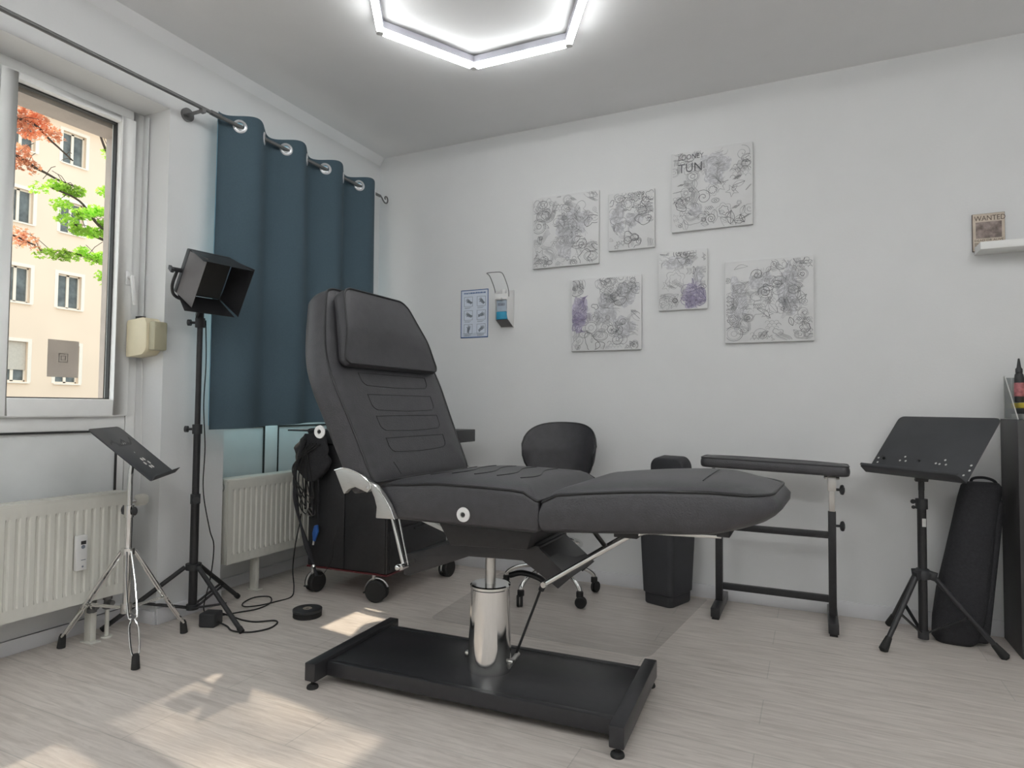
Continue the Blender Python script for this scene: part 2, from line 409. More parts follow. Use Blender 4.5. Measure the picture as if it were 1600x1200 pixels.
# outer sill of both windows, grey metal
sl = MB()
for a, b in ((N1a, N1b), (N2a, N2b)): sl.box((OX-.05, a, .52), (-.285, b, .56))
struct('trim_2', sl, 'outwall')
ow = MB()
for a, b in ((N1a, N1b), (N2a, N2b)): ow.box((OX-.01, a, 2.285), (-.29, b, LT)); ow.box((OX-.01, b-.05, .56), (-.29, b, 2.285)); ow.box((OX-.01, a, .56), (-.29, a+.05, 2.285))
struct('trim_3', ow, 'outwall')

# square grey sticker on the glass
st = thing('window_sticker', 'square grey sticker with concentric squares on the window pane', 'sticker', (-.2475, -1.9, 1.11))
build('backing', MB().box((-.2478, -1.961, 1.112), (-.2468, -1.836, 1.271)), 'sticker', st, smooth=0)
q = MB(); cy_, cz_ = -1.8985, 1.195
for s_ in (.019, .010):
    for a, b in (((-s_, -s_), (s_, -s_+.003)), ((-s_, s_-.003), (s_, s_)), ((-s_, -s_), (-s_+.003, s_)), ((s_-.003, -s_), (s_, s_))):
        q.box((-.2468, cy_+a[0], cz_+a[1]), (-.2464, cy_+b[0], cz_+b[1]))
build('print', q, 'stickerline', st, smooth=0, label='faint darker nested squares')

# roller shutter belt winder on the reveal
bw = thing('shutter_belt_winder', 'beige plastic roller shutter belt box on the window reveal', 'belt winder', (-.1, N1b, 1.22))
build('cover', MB().prism(rounded([(-.195, 1.215), (-.195, 1.385), (-.075, 1.395), (-.055, 1.37), (-.055, 1.25), (-.08, 1.225)], .012, 3), (0, N1b-.075, 0), (1, 0, 0), (0, 0, 1), (0, .0745, 0)), 'beige', bw, bevel=.006)
build('side_cap', MB().box((-.0545, N1b-.065, 1.245), (-.012, N1b-.001, 1.375)), 'olive', bw, bevel=.007, label='darker olive end cap')
build('belt', MB().box((-.195, N1b-.012, 1.39), (-.175, N1b-.008, 2.36)), 'panel', bw)
build('belt_guide', MB().box((-.20, N1b-.03, 1.393), (-.165, N1b-.004, 1.41)), 'plastic', bw, label='dark belt slot')
cable = MB().tube(bez([(-.17, N1b-.012, 1.215), (-.171, N1b-.008, 1.0), (-.166, N1b-.006, .8), (-.17, N1b-.006, .6)], 6), .002, 6)
build('cable', cable, 'white', bw)

# ------------------------------------------------------------ hexagon ceiling lamp
def hexagon(cx0, cy0, label, led='led_fill'):
    hx = V(cx0, cy0, 2.665); hl = thing('hexagon_ceiling_lamp', label, 'ceiling lamp', (hx.x, hx.y, H), 'hexagon lamps on the ceiling')
    hv = [hx + V(cos(R(121+60*k))*.492, sin(R(121+60*k))*.492, 0) for k in range(6)]
    for k in range(6):
        a, b = hv[k], hv[(k+1) % 6]; d = (b-a).normalized()
        build('light_tube', MB().bar(a+d*.016, b-d*.016, .026, .022), led, hl, bevel=.004, label='glowing white tube')
        build('housing', MB().bar(a+d*.004+V(0, 0, .0275), b-d*.004+V(0, 0, .0275), .034, .032), 'housing', hl, label='grey metal channel above the tube')
        build('connector', MB().cyl(a+V(0, 0, -.012), a+V(0, 0, .042), .017, n=12), 'white', hl, bevel=.002)
        if k % 2 == 0: build('hanger', MB().cyl(a.lerp(b, .5)+V(0, 0, .028), V(*(a.lerp(b, .5).xy), H), .004, n=8), 'steel', hl)
hexagon(1.428, -1.285, 'hexagonal white LED tube lamp on the ceiling above the treatment chair', 'led')
hexagon(2.75, -4.2, 'added hexagonal LED fill lamp on the ceiling at the front wall')  # this and the next two: unseen lamps added to even out the room light
hexagon(1.25, -3.75, 'added hexagonal LED fill lamp on the ceiling in front of the wide window')
hexagon(3.85, -2.45, 'added hexagonal LED fill lamp on the ceiling beside the right wall')

# ------------------------------------------------------------ curtain rod and curtain
RZ = 2.398; RXX = .07
rod = thing('curtain_rod', 'long grey metal curtain rod with a curled end above the windows', 'curtain rod', (RXX, -1.6, RZ))
build('rod', MB().cyl((RXX, -3.9, RZ), (RXX, -.14, RZ), .0095, n=14), 'rodm', rod)
build('sleeve', MB().cyl((RXX, -1.455, RZ), (RXX, -1.40, RZ), .0125, n=14), 'rodm', rod)
for yb_ in (-1.50, -3.6):
    build('bracket', MB().cyl((WX, yb_, RZ-.012), (WX+.012, yb_, RZ-.012), .032, n=20).cyl((WX+.01, yb_, RZ-.012), (RXX, yb_, RZ-.012), .008, n=12).box((RXX-.012, yb_-.01, RZ-.022), (RXX+.012, yb_+.01, RZ-.006)), 'rodm', rod, label='round grey wall bracket')
fin = [(RXX, -.14, RZ), (RXX, -.125, RZ-.004), (RXX, -.105, RZ-.022), (RXX, -.085, RZ-.030), (RXX, -.066, RZ-.024), (RXX, -.058, RZ-.006), (RXX, -.066, RZ+.012), (RXX, -.082, RZ+.014), (RXX, -.090, RZ+.003), (RXX, -.083, RZ-.005)]
build('finial', MB().tube(bez(fin, 5), .005, 8), 'rodm', rod, label='curled hook end')
yA, yB, zT, zB = -1.385, -.18, 2.452, .892
per = .309
def cx(y, z):
    t = (zT-z)/(zT-zB)
    A = .040*(1-.35*t)
    ph = 2*PI*(y+1.284)/per
    s_ = sin(ph)
    return RXX + A*s_ + .010*t*sin(y*7+1) + .006*sin(y*3.1+z*2)*t + .010*t
def ct(y, z):
    t = (zT-z)/(zT-zB)
    return y - .018*t*(1 if y < -1.2 else .4) + .0*t
ny, nz_ = 170, 44
ring_y = [-1.284+per*k for k in range(4)]; ring_y2 = [-1.284+per*(k+.5) for k in range(4) if -1.284+per*(k+.5) < yB-.01]
def curtain_mesh(off, mm=0, z0=zB, z1=zT):
    vs = []; fs = []
    for j in range(nz_+1):
        for i in range(ny+1):
            y = yA+(yB-yA)*i/ny; z = z0+(z1-z0)*j/nz_
            e = 1e-3; dx = (cx(y+e, z)-cx(y-e, z))/(2*e); nrm = V(1, -dx, 0).normalized()
            zz = z + (.012*sin(2*PI*(y+1.284)/per)*1 if j == nz_ else 0) - (.012*cos((y-yA)*4.2) if j == 0 else 0)
            vs.append(V(cx(y, z), ct(y, z), zz)+nrm*off)
    for j in range(nz_):
        for i in range(ny):
            y = yA+(yB-yA)*(i+.5)/ny; z = z0+(z1-z0)*(j+.5)/nz_
            if any((y-ry)**2*2.1+(z-RZ)**2 < .021**2 for ry in ring_y+ring_y2): continue
            a = j*(ny+1)+i; fs.append([a, a+1, a+ny+2, a+ny+1])
    return MB().add(vs, fs)
cu = thing('curtain', 'dark teal grommet curtain hanging over the second window', 'curtain', (RXX, -.78, zB))
f_ = build('fabric', curtain_mesh(.002), 'curtain', cu, smooth=60)
l_ = build('bounce_lining', curtain_mesh(-.002, z0=zB+.02, z1=zT-.006), 'bounce_lining', cu, smooth=60, label='added pale blue back side that bounces light')  # unseen back layer, coloured pale blue to bounce light into the niche
for k, ry in enumerate(ring_y+ring_y2):
    e = 1e-3; dx = (cx(ry+e, RZ)-cx(ry-e, RZ))/(2*e); nrm = V(1, -dx, 0).normalized()
    c_ = V(cx(ry, RZ), ct(ry, RZ), RZ)
    a, b, _ = frame(nrm)
    build('grommet', MB().lathe([(.0200, -.004), (.035, -.004), (.036, .0), (.032, .005), (.022, .007), (.0200, .003), (.0200, -.004)], c_, nrm, 28), 'ring', cu, smooth=50, label='silver ring')

# ------------------------------------------------------------ radiators
def radiator(y0, y1, name, label, valve_right, meter=None, feet=()):
    z0, z1, x0, x1 = .184, .610, -.14, -.038
    t = thing(name, label, 'radiator', (-.08, (y0+y1)/2, z0), 'white panel radiators')
    b = MB(); n = int((y1-y0-.06)/.034); vs = []
    pit = (y1-y0-.05)/n
    # front plate with pressed vertical grooves
    prof = []
    ys = [(y0, 0)]
    for k in range(n):
        a = y0+.025+k*pit
        ys += [(a+.003, 0), (a+.008, -.007), (a+.016, -.007), (a+.021, 0)]
    ys += [(y1, 0)]
    zl = [(z0, 0), (z0+.045, 0), (z0+.062, 1), (z1-.062, 1), (z1-.045, 0), (z1, 0)]
    vs = [V(x1+dx*kk, y, z) for z, kk in zl for y, dx in ys]; m = len(ys)
    fs = [[j*m+i, j*m+i+1, (j+1)*m+i+1, (j+1)*m+i] for j in range(len(zl)-1) for i in range(m-1)]
    b.add(vs, fs)
    b.box((x0, y0, z0), (x1-.009, y1, z1))
    b.add([V(x1-.009, y0, z0), V(x1-.009, y0, z1), V(x1, y0, z1), V(x1, y0, z0)], [[0, 1, 2, 3]])
    b.add([V(x1-.009, y1, z0), V(x1-.009, y1, z1), V(x1, y1, z1), V(x1, y1, z0)], [[0, 1, 2, 3]])
    b.add([V(x1-.009, y0, z1), V(x1-.009, y1, z1), V(x1, y1, z1), V(x1, y0, z1)], [[0, 1, 2, 3]])
    b.add([V(x1-.009, y0, z0), V(x1-.009, y1, z0), V(x1, y1, z0), V(x1, y0, z0)], [[0, 1, 2, 3]])
    build('panel', b, 'radiator', t, smooth=25)
    g = MB(); g.box((x0+.004, y0-.004, z1-.004), (x1-.004, y1+.004, z1+.008))
    k = int((y1-y0)/.03)
    for i in range(k):
        yy = y0+.02+i*(y1-y0-.04)/k; g.box((x0+.015, yy, z1+.008), (x1-.015, yy+.012, z1+.0095))
    build('top_grille', g, 'radiator', t, bevel=.002)
    for f0 in feet:
        build('foot', MB().box((-.11, f0-.012, .0), (-.065, f0+.012, .184)).box((-.12, f0-.022, 0), (-.045, f0+.022, .006)), 'radiator', t, bevel=.002)
    if valve_right:
        build('valve_body', MB().cyl((-.085, y1, .565), (-.085, y1+.060, .565), .011, n=14), 'chrome', t)
        b2 = MB().lathe([(.016, 0), (.024, .006), (.025, .03), (.022, .05), (.015, .054)], (-.085, y1+.058, .568), (.0, 1, 0), 20)
        for q_ in range(16):
            a = 2*PI*q_/16; b2.bar((-.085+.024*cos(a), y1+.066, .568+.024*sin(a)), (-.085+.024*cos(a), y1+.102, .568+.024*sin(a)), .003, .004)
        build('thermostat_knob', b2, 'radiator', t, label='ribbed thermostat knob')
        for yy in (y1-.12, y1-.055):
            build('pipe', MB().cyl((-.08, yy, 0), (-.08, yy, .13), .0085, n=12).lathe([(.02, 0), (.022, .004), (.02, .008)], (-.08, yy, 0)), 'radiator', t)
            build('lockshield_valve', MB().lathe([(.010, 0), (.019, .006), (.019, .022), (.014, .026), (.014, .04), (.018, .043), (.018, .055), (.01, .058)], (-.08, yy, .12)).cyl((-.08, yy, .15), (-.045, yy, .15), .011, n=12), 'rodm', t, label='tarnished metal valve')
    else:
        build('end_plug', MB().lathe([(.024, 0), (.024, .004), (.016, .006), (.016, .012), (.006, .012)], (-.085, y0, .575), (0, -1, 0), 20), 'steel', t, label='round metal plug')
        build('end_plug', MB().lathe([(.020, 0), (.020, .004), (.014, .010)], (-.085, y0, .225), (0, -1, 0), 20), 'steel', t)
        build('end_plate', MB().box((x0+.003, y0-.003, z0+.003), (x1-.010, y0, z1-.004)), 'radiator', t, bevel=.001)
    if meter:
        y, zc = meter
        mt = build('heat_meter', MB().box((x1, y-.021, zc-.07), (x1+.022, y+.021, zc+.07)), 'white', t, bevel=.004, label='white heat cost meter')
        build('display', MB().box((x1+.0215, y-.006, zc+.034), (x1+.0225, y+.014, zc+.048)), 'gasket', mt)
        build('print', MB().lathe([(.008, 0), (.008, .001)], (x1+.0215, y+.003, zc+.024), (1, 0, 0), 12).box((x1+.0215, y-.004, zc-.030), (x1+.0223, y+.014, zc-.027)).lathe([(.004, 0), (.004, .001)], (x1+.0215, y+.003, zc-.055), (1, 0, 0), 12), 'greyprint', mt, smooth=0)
    return t
radiator(-2.95, -1.725, 'radiator', 'white panel radiator with heat meter under the uncovered window', True, (-1.93, .395), (-1.845, -2.75))
radiator(-1.205, -.24, 'radiator', 'white panel radiator below the teal curtain', False, None, (-.98, -.42))

# ------------------------------------------------------------ treatment chair
tc = thing('treatment_chair', 'black reclining treatment chair on a chrome hydraulic column', 'treatment chair', (1.6, -1.5, 0))
# base
def P2(x, y): return V(x, y, 0)
rzb = R(2.7); pb = V(1.05, -1.75, 0)
def rb_(x, y, z):                          # base local frame: x along, y across
    v = Matrix.Rotation(rzb, 3, 'Z') @ V(x, y, 0); return pb+v+V(0, 0, z)
def bbox(mb, lo, hi):
    vs = [rb_(x, y, z) for z in (lo[2], hi[2]) for y in (lo[1], hi[1]) for x in (lo[0], hi[0])]
    return mb.add(vs, [[0, 2, 3, 1], [4, 5, 7, 6], [0, 1, 5, 4], [2, 6, 7, 3], [0, 4, 6, 2], [1, 3, 7, 5]])
for nm, xx in (('left', 0), ('right', 1.095)):
    build('base_beam', bbox(MB(), (xx-.02, -.03, .028), (xx+.025, .505, .092)), 'satin', tc, bevel=.004)
    for yy in (-.012, .487):
        build('base_foot', MB().lathe([(.006, .03), (.006, .014), (.014, .013), (.019, .010), (.021, .004), (.020, 0)], rb_(xx+.002, yy, 0), (0, 0, 1), 18), 'rubber', tc)
build('base_plate', bbox(bbox(MB(), (.025, .06, .060), (1.075, .43, .078)), (.025, .06, .045), (1.075, .075, .060)), 'satin', tc, bevel=.003)
build('base_rail', bbox(MB(), (.025, .035, .030), (1.075, .0595, .080)), 'satin', tc, bevel=.003)
build('base_rail', bbox(MB(), (.025, .4305, .030), (1.075, .455, .080)), 'satin', tc, bevel=.003)
cyc = V(1.622, -1.5, 0)
build('hydraulic_column', MB().lathe([(.078, .0785), (.079, .09), (.0765, .13), (.069, .36), (.0715, .364), (.0715, .372), (.066, .376), (.024, .377)], cyc, n=44), 'chrome', tc, smooth=30, label='polished chrome cylinder')
build('piston', MB().cyl(cyc+V(0, 0, .376), cyc+V(0, 0, .535), .0185, n=28), 'steel', tc, label='steel piston rod')
ped = build('foot_pump_lever', MB().tube(bez([(1.655, -1.41, .386), (1.70, -1.40, .398), (1.765, -1.40, .388), (1.785, -1.40, .372), (1.775, -1.40, .345)], 5), .0105, 10), 'black', tc, label='bent black pump lever')
build('pump_rod', MB().cyl((1.775, -1.40, .35), (1.695, -1.44, .115), .0045, n=10), 'black', tc)
build('pump_linkage', MB().cyl((1.53, -1.5, .115), (1.715, -1.5, .115), .008, n=12).cyl((1.70, -1.51, .10), (1.70, -1.43, .118), .009, n=12).ball((1.532, -1.5, .115), .011), 'steel', tc)
# under-seat structure
build('seat_bracket', MB().prism([(1.50, .622), (1.86, .618), (1.84, .548), (1.555, .535)], (0, -1.67, 0), (1, 0, 0), (0, 0, 1), (0, .34, 0)), 'black', tc, bevel=.003)
wing = [(1.335, .400), (1.36, .398), (1.60, .492), (1.80, .500), (1.890, .448), (1.925, .425), (1.965, .462), (1.86, .545), (1.60, .545), (1.33, .458)]
build('lift_frame', MB().prism(wing, (0, -1.62, 0), (1, 0, 0), (0, 0, 1), (0, .012, 0)).prism(wing, (0, -1.382, 0), (1, 0, 0), (0, 0, 1), (0, .012, 0))
      .prism([(1.86, .545), (1.84, .560), (1.95, .474), (1.965, .462)], (0, -1.62, 0), (1, 0, 0), (0, 0, 1), (0, .25, 0))
      .prism([(1.60, .545), (1.86, .545), (1.86, .552), (1.60, .552)], (0, -1.62, 0), (1, 0, 0), (0, 0, 1), (0, .25, 0))
      .prism([(1.60, .545), (1.33, .458), (1.33, .466), (1.60, .553)], (0, -1.62, 0), (1, 0, 0), (0, 0, 1), (0, .25, 0)), 'satin', tc, bevel=.0015)
for y_, nm in ((-1.68, 'n'), (-1.36, 'f')):
    build('backrest_strut', MB().cyl((1.375, y_, .452), (1.315, y_, .64), .007, n=12), 'chrome', tc)
    build('backrest_strut', MB().cyl((1.395, y_, .452), (1.345, y_, .64), .003, n=8), 'chrome', tc)
    build('strut_bolt', MB().cyl((1.376, y_-.022, .447), (1.376, y_+.022, .447), .011, n=12).ball((1.37, y_-.026, .447), .011), 'chrome', tc)
    build('legrest_strut', MB().tube(bez([(1.90, y_, .448), (2.14, y_, .605), (2.19, y_, .632), (2.25, y_, .643), (2.43, y_, .650)], 8), .008, 12), 'chrome', tc, label='long chrome tube')
    build('strut_bolt', MB().cyl((1.905, y_-.015, .452), (1.905, y_+.10*(1 if y_ < -1.5 else -1), .452), .009, n=12), 'steel', tc)
build('cross_bar', MB().cyl((1.376, -1.68, .452), (1.376, -1.36, .452), .0075, n=12), 'steel', tc)
build('legrest_link', MB().tube(bez([(1.95, -1.42, .625), (1.985, -1.42, .57), (2.03, -1.45, .535), (2.05, -1.50, .540)], 6), .008, 10), 'steel', tc)
build('backrest_arm', MB().bar((1.255, -1.42, .57), (1.40, -1.42, .525), .02, .016), 'sheet', tc)
build('legrest_bracket', MB().box((2.13, -1.70, .622), (2.20, -1.30, .643)), 'black', tc, bevel=.002)
build('legrest_bracket', MB().box((2.42, -1.70, .650), (2.455, -1.30, .668)), 'black', tc, bevel=.002)
for y_ in (-1.79,):
    pass
# seat cushion
def Fseat(u, v, w):
    k = w/.115
    x = u; z = .628 + w*.985
    z += -.026*sstep(1.85, 1.93, u)**2*k + .012*sstep(1.40, 1.6, u)*k - .012*(1-sstep(1.34, 1.40, u))*k + .0*k
    z -= .004*k*sstep(1.7, 1.9, u)
    return V(x, v, z)
ls = rounded([(1.352, -1.795), (1.928, -1.795), (1.928, -1.20), (1.352, -1.20)], [.03, .012, .012, .03])
seat = build('seat_cushion', cushion(ls, .115, .022, Fseat), 'leather', tc, smooth=80)
build('piping', piping(ls, .115, Fseat), 'pipe', seat)
stc = MB()
for k in range(5):
    xx = 1.47+.085*k; pts = []
    for j in range(13):
        v = -1.66+.34*j/12; p = Vector((xx+.02*sin(j*.5), v)); pts.append(Fseat(p.x, p.y, crownh(polydist(p, ls), .115, .022)+.0005))
    stc.tube(pts, .002, 6)
build('stitching', stc, 'pipe', seat)
# leg rest cushion
def Fleg(u, v, w):
    k = w/.108
    t = sstep(2.39, 2.58, u)
    z = .632+.046*(u-1.94)/.6 + w
    z += -.022*k*(1-sstep(1.93, 2.00, u))**2 + .022*k*sin(PI*min(1, max(0, (u-1.95)/.55)))*.4
    z -= .016*t*k
    x = u - .035*t*(1-min(1, k*1.6)) + .018*t*sin(PI*min(1, k))
    vv = -1.5+(v+1.5)*(1-.05*t*(1-k))
    z += .006*t*(1-k)
    return V(x, vv, z)
ll = rounded([(1.938, -1.795), (2.44, -1.795), (2.562, -1.70), (2.582, -1.34), (2.45, -1.20), (1.938, -1.20)], [.012, .10, .06, .08, .12, .012])
leg = build('legrest_cushion', cushion(ll, .108, .024, Fleg, bulge=.009), 'leather', tc, smooth=80)
build('piping', piping(ll, .108, Fleg), 'pipe', leg)
stc = MB()
for xx, a, b in ((2.385, -1.70, -1.36),):
    pts = []
    for j in range(13):
        v = a+(b-a)*j/12; p = Vector((xx, v)); pts.append(Fleg(p.x, p.y, crownh(polydist(p, ll), .108, .024)+.0005))
    stc.tube(pts, .0015, 6)
build('stitching', stc, 'desk', leg)
# backrest
th = R(25); eu = V(-sin(th), 0, cos(th)); en = V(cos(th), 0, sin(th)); OB = V(1.335, -1.495, .763)
def Fback(u, v, w):
    # w: 0 = rear, T = front; front plane at w=T
    p = OB + eu*u + V(0, v, 0) + en*(w-.105)
    return p
hb = [(0, .318), (.12, .325), (.25, .335), (.36, .345), (.44, .338), (.50, .320), (.58, .285), (.66, .245), (.735, .205)]
lo = [Vector((-.02, -.31))]+[Vector((u, -h)) for u, h in hb]+[Vector((.75, -.17)), Vector((.75, .17))]+[Vector((u, h)) for u, h in hb[::-1]]+[Vector((-.02, .31))]
lb = rounded(lo, .05, 4)
back = build('backrest', cushion(lb, .105, .018, Fback, bulge=.010), 'leather', tc, smooth=50)
build('piping', piping(lb, .105, Fback), 'pipe', back)
stc = MB()
for u1, u2, hw in ((.385, .335, .215), (.30, .238, .205), (.215, .158, .20), (.130, .076, .19), (.04, .00, .19)):
    pts2 = [(u1, -hw), (u2+.02, -hw+.004), (u2+.004, -hw+.02), (u2, -hw+.05), (u2-.004, 0), (u2, hw-.05), (u2+.004, hw-.02), (u2+.02, hw-.004), (u1, hw)]
    if u2 <= 0: pts2 = [(u1, -hw), (u1-.045, -hw+.03)]
    for pl_ in ([pts2] + ([[(u1, -hw), (u1, hw)]] if u2 > 0 else [])):
        P_ = bez([(a, b, 0) for a, b in pl_], 8)
        stc.tube([Fback(p.x, p.y, crownh(polydist(Vector((p.x, p.y)), lb), .105, .018)+.0002) for p in P_], .0013, 6)
build('stitching', stc, 'pipe', back)
# head pillow
def Fpil(u, v, w): return Fback(u, v, .121+w*(.55+.45*sstep(.40, .55, u)))
lp = rounded([(.405, -.285), (.425, -.300), (.69, -.205), (.715, -.17), (.715, .17), (.69, .205), (.425, .290), (.405, .275)], .03, 4, .02)
pil = build('head_pillow', cushion(lp, .052, .014, Fpil, bulge=.005), 'leather', tc, smooth=50)
build('piping', piping(lp, .052, Fpil, .004), 'pipe', pil)
# buttons on the side
for x, z in ((1.683, .667), (1.129, .910)):
    bt = build('side_button', MB().lathe([(.021, 0), (.023, .003), (.022, .007), (.009, .008), (.007, .004)], (x, -1.803 if x > 1.5 else -1.832, z), (0, -1, 0), 24), 'white', tc, label='round white plastic socket')
    build('button_hole', MB().cyl((x, -1.808 if x > 1.5 else -1.837, z), (x, (-1.8115 if x > 1.5 else -1.8405), z), .0062, n=12), 'gasket', bt)
# sheet metal hinge covers, both sides
for s_ in (-1, 1):
    yy = -1.5+s_*.308
    a_ = [(1.192, .781), (1.23, .790), (1.272, .783), (1.31, .768), (1.341, .746), (1.345, .728), (1.330, .714), (1.305, .722), (1.278, .730), (1.255, .722), (1.233, .703)]
    b_ = [(1.338, .750), (1.365, .738), (1.392, .712), (1.418, .680), (1.442, .636), (1.365, .633), (1.368, .670), (1.358, .700), (1.345, .722)]
    h0 = build('hinge_cover', MB().prism(a_, (0, yy, 0), (1, 0, 0), (0, 0, 1), (0, s_*.022, 0)), 'sheet', tc, bevel=.003, label='stainless sheet hinge cover')
    h1 = build('hinge_cover', MB().prism(b_, (0, yy, 0), (1, 0, 0), (0, 0, 1), (0, s_*.020, 0)), 'sheet', tc, bevel=.003, label='stainless sheet hinge cover')
    build('hinge_rim', MB().tube(bez([(x, yy+s_*.022, z) for x, z in a_[:6]], 4), .0025, 6), 'chrome', h0)
    build('hinge_rim', MB().tube(bez([(x, yy+s_*.021, z) for x, z in b_[:5]], 4), .0025, 6), 'chrome', h1)
    build('hinge_screw', MB().cyl((1.335, yy+s_*.020, .732), (1.335, yy+s_*.026, .732), .005, n=10), 'chrome', h0)

# ------------------------------------------------------------ black storage cart
ca = thing('storage_cart', 'black storage cart on casters behind the treatment chair', 'cart', (.48, -.55, 0))
rc = R(2.5); pc = V(.2, -.885, 0)
def cb(mb, lo, hi):
    vs = [pc+Matrix.Rotation(rc, 3, 'Z') @ V(x, y, 0)+V(0, 0, z) for z in (lo[2], hi[2]) for y in (lo[1], hi[1]) for x in (lo[0], hi[0])]
    return mb.add(vs, [[0, 2, 3, 1], [4, 5, 7, 6], [0, 1, 5, 4], [2, 6, 7, 3], [0, 4, 6, 2], [1, 3, 7, 5]])
build('body', cb(MB(), (0, 0, .145), (.505, .62, .795)), 'black', ca, bevel=.004)
build('top', cb(MB(), (-.005, -.012, .797), (.68, .64, .868)), 'plastic', ca, bevel=.003, label='dark grey thick top')
build('bottom_edge', cb(MB(), (-.002, -.003, .136), (.508, .623, .1445)), 'red', ca, label='thin red edge strip')
build('side_tray', cb(MB(), (-.175, .02, .858), (-.006, .25, .866)), 'plastic', ca, bevel=.001)
build('door', cb(MB(), (.012, -.006, .15), (.24, -.0005, .79)), 'black', ca, bevel=.001)
build('door', cb(MB(), (.246, -.006, .15), (.495, -.0005, .79)), 'black', ca, bevel=.001)
for k in range(3):
    d_ = build('drawer', cb(MB(), (.5055, .02, .16+.21*k), (.512, .60, .36+.21*k)), 'black', ca, bevel=.001)
    build('drawer_handle', cb(MB(), (.5125, .24, .335+.21*k), (.522, .38, .347+.21*k)), 'plastic', d_, bevel=.001)
def caster(parent, c, ang, r, w_, zt):
    c = Vector(c); d = V(cos(ang), sin(ang), 0); s_ = V(-sin(ang), cos(ang), 0); wc = c+V(0, 0, r)
    k = build('caster', MB().bar(wc-s_*(w_*.12), wc+s_*(w_*.12), .001, .001), 'sheet', parent)
    f2 = MB()
    f2.cyl(c-d*r*.35+V(0, 0, 2*r*.9), c-d*r*.35+V(0, 0, zt), .009, n=12)
    arc = [wc+d*(-.35*r)+V(0, 0, r*.6)]
    f2.tube([wc+(d*cos(t)+V(0, 0, 1)*sin(t))*(r*1.10) for t in [R(x) for x in range(20, 200, 12)]], .0055, 8)
    f2.bar(wc+V(0, 0, r*1.0)-d*r*.35, wc-d*r*.35+V(0, 0, .1*r), w_*.2, .012)
    build('fork', f2, 'sheet', k, label='grey metal hood')
    for sg in (-1, 1):
        build('wheel', MB().lathe([(r*.35, -.3*w_), (r*.85, -.34*w_), (r, -.2*w_), (r, .2*w_), (r*.85, .34*w_), (r*.35, .3*w_)], wc+s_*sg*w_*.36, s_, 26), 'rubber', k)
    build('brake', MB().bar(wc-d*r*1.0+V(0, 0, -r*.2), wc-d*r*1.3+V(0, 0, -r*.25), .02, .006), 'plastic', k)
    return k
caster(ca, (.225, -.85, 0), R(80), .052, .042, .14)
caster(ca, (.635, -.85, 0), R(15), .056, .045, .14)
caster(ca, (.700, -.27, 0), R(85), .052, .042, .14)
caster(ca, (.24, -.27, 0), R(60), .052, .042, .14)

# cables, pedal and tools hanging at the cart
ff = -.915
rnd = random.Random(4)
hb_ = thing('cable_bundle', 'bundle of black cables hanging on the left side of the cart', 'cable', (.2, ff, .4))
big = [(.235, ff-.045, .82), (.20, ff-.045, .74), (.175, ff-.045, .64), (.165, ff-.035, .54), (.178, ff-.03, .44), (.215, ff-.03, .34), (.255, ff-.03, .25), (.30, ff-.035, .17), (.325, ff-.035, .115)]
build('braided_cable', MB().tube(bez(big, 8), [(.010+.004*sin(i*.3)) for i in range(65)], 10), 'fabric', hb_)
build('cable_tip', MB().cyl((.30, ff-.036, .168), (.306, ff-.036, .158), .013, n=12), 'chrome', hb_, label='small shiny collar')
for k in range(4):
    o_ = .012*k
    build('loop', MB().tube(bez([(.27+o_*2, ff-.05, .80), (.20-o_, ff-.052, .72-o_), (.16+o_, ff-.045, .58), (.22+o_*2, ff-.035, .44+o_*2), (.20+o_*2.4, ff-.05, .62), (.25, ff-.05, .78)], 8), .0032, 6), 'rubber', hb_)
build('thin_wire', MB().tube(bez([(.43, ff, .36), (.41, ff-.01, .29), (.40, ff-.01, .20), (.36, ff-.03, .125), (.325, ff-.035, .115)], 8), .0016, 6), 'rubber', hb_)
bg_ = thing('hanging_pouch', 'lumpy black pouch hanging at the top of the cart front', 'pouch', (.26, ff, .7))
pm = MB()
pts = []
nn, mm = 26, 16
for j in range(mm+1):
    z = .85-.25*j/mm; wv = .028+.085*sin(PI*min(1, (j+1.5)/(mm+1)))**.6
    for i in range(nn):
        a = 2*PI*i/nn; q_ = V(cos(a), sin(a), 0); nz2 = 1+.42*noise.noise(V(cos(a)*1.7, sin(a)*1.7, z*22))
        pts.append(V(.268+q_.x*wv*nz2, ff-.004+q_.y*.022*nz2-.012, z))
pm.add(pts, [[j*nn+i, j*nn+(i+1) % nn, (j+1)*nn+(i+1) % nn, (j+1)*nn+i] for j in range(mm) for i in range(nn)]+[list(range(nn)), [mm*nn+i for i in range(nn)]])
build('bag_body', pm, 'fabric', bg_, smooth=60)
build('strap', MB().tube(bez([(.24, ff-.012, .835), (.235, ff-.02, .872), (.25, ff+.03, .876)], 5), .004, 6), 'fabric', bg_)
for k in range(4): build('strap', MB().bar((.225+.028*k, ff-.022, .62), (.22+.03*k+.008*sin(k*3), ff-.018, .45-.02*k), .012, .004), 'fabric', bg_)
cl = thing('hanging_clamp', 'small silver clamp lamp head on the cart front', 'clamp', (.26, ff, .43))
build('head', MB().lathe([(.006, 0), (.012, .008), (.022, .03), (.024, .04)], (.235, ff-.015, .422), (.9, -.25, .5), 16), 'chrome', cl)
build('cord', MB().tube(bez([(.245, ff-.012, .43), (.205, ff-.006, .425), (.175, ff-.008, .47), (.19, ff, .56)], 6), .003, 6), 'rubber', cl)
bc = thing('blue_clip', 'small blue plastic clip hanging on the cart front', 'clip', (.275, ff, .27))
build('body', MB().prism([(0, 0), (.012, -.005), (.035, .05), (.028, .085), (.008, .08), (-.004, .04)], (.262, ff-.004, .285), (1, 0, 0), (0, 0, 1), (0, .012, 0)), 'bluetint', bc, bevel=.003)
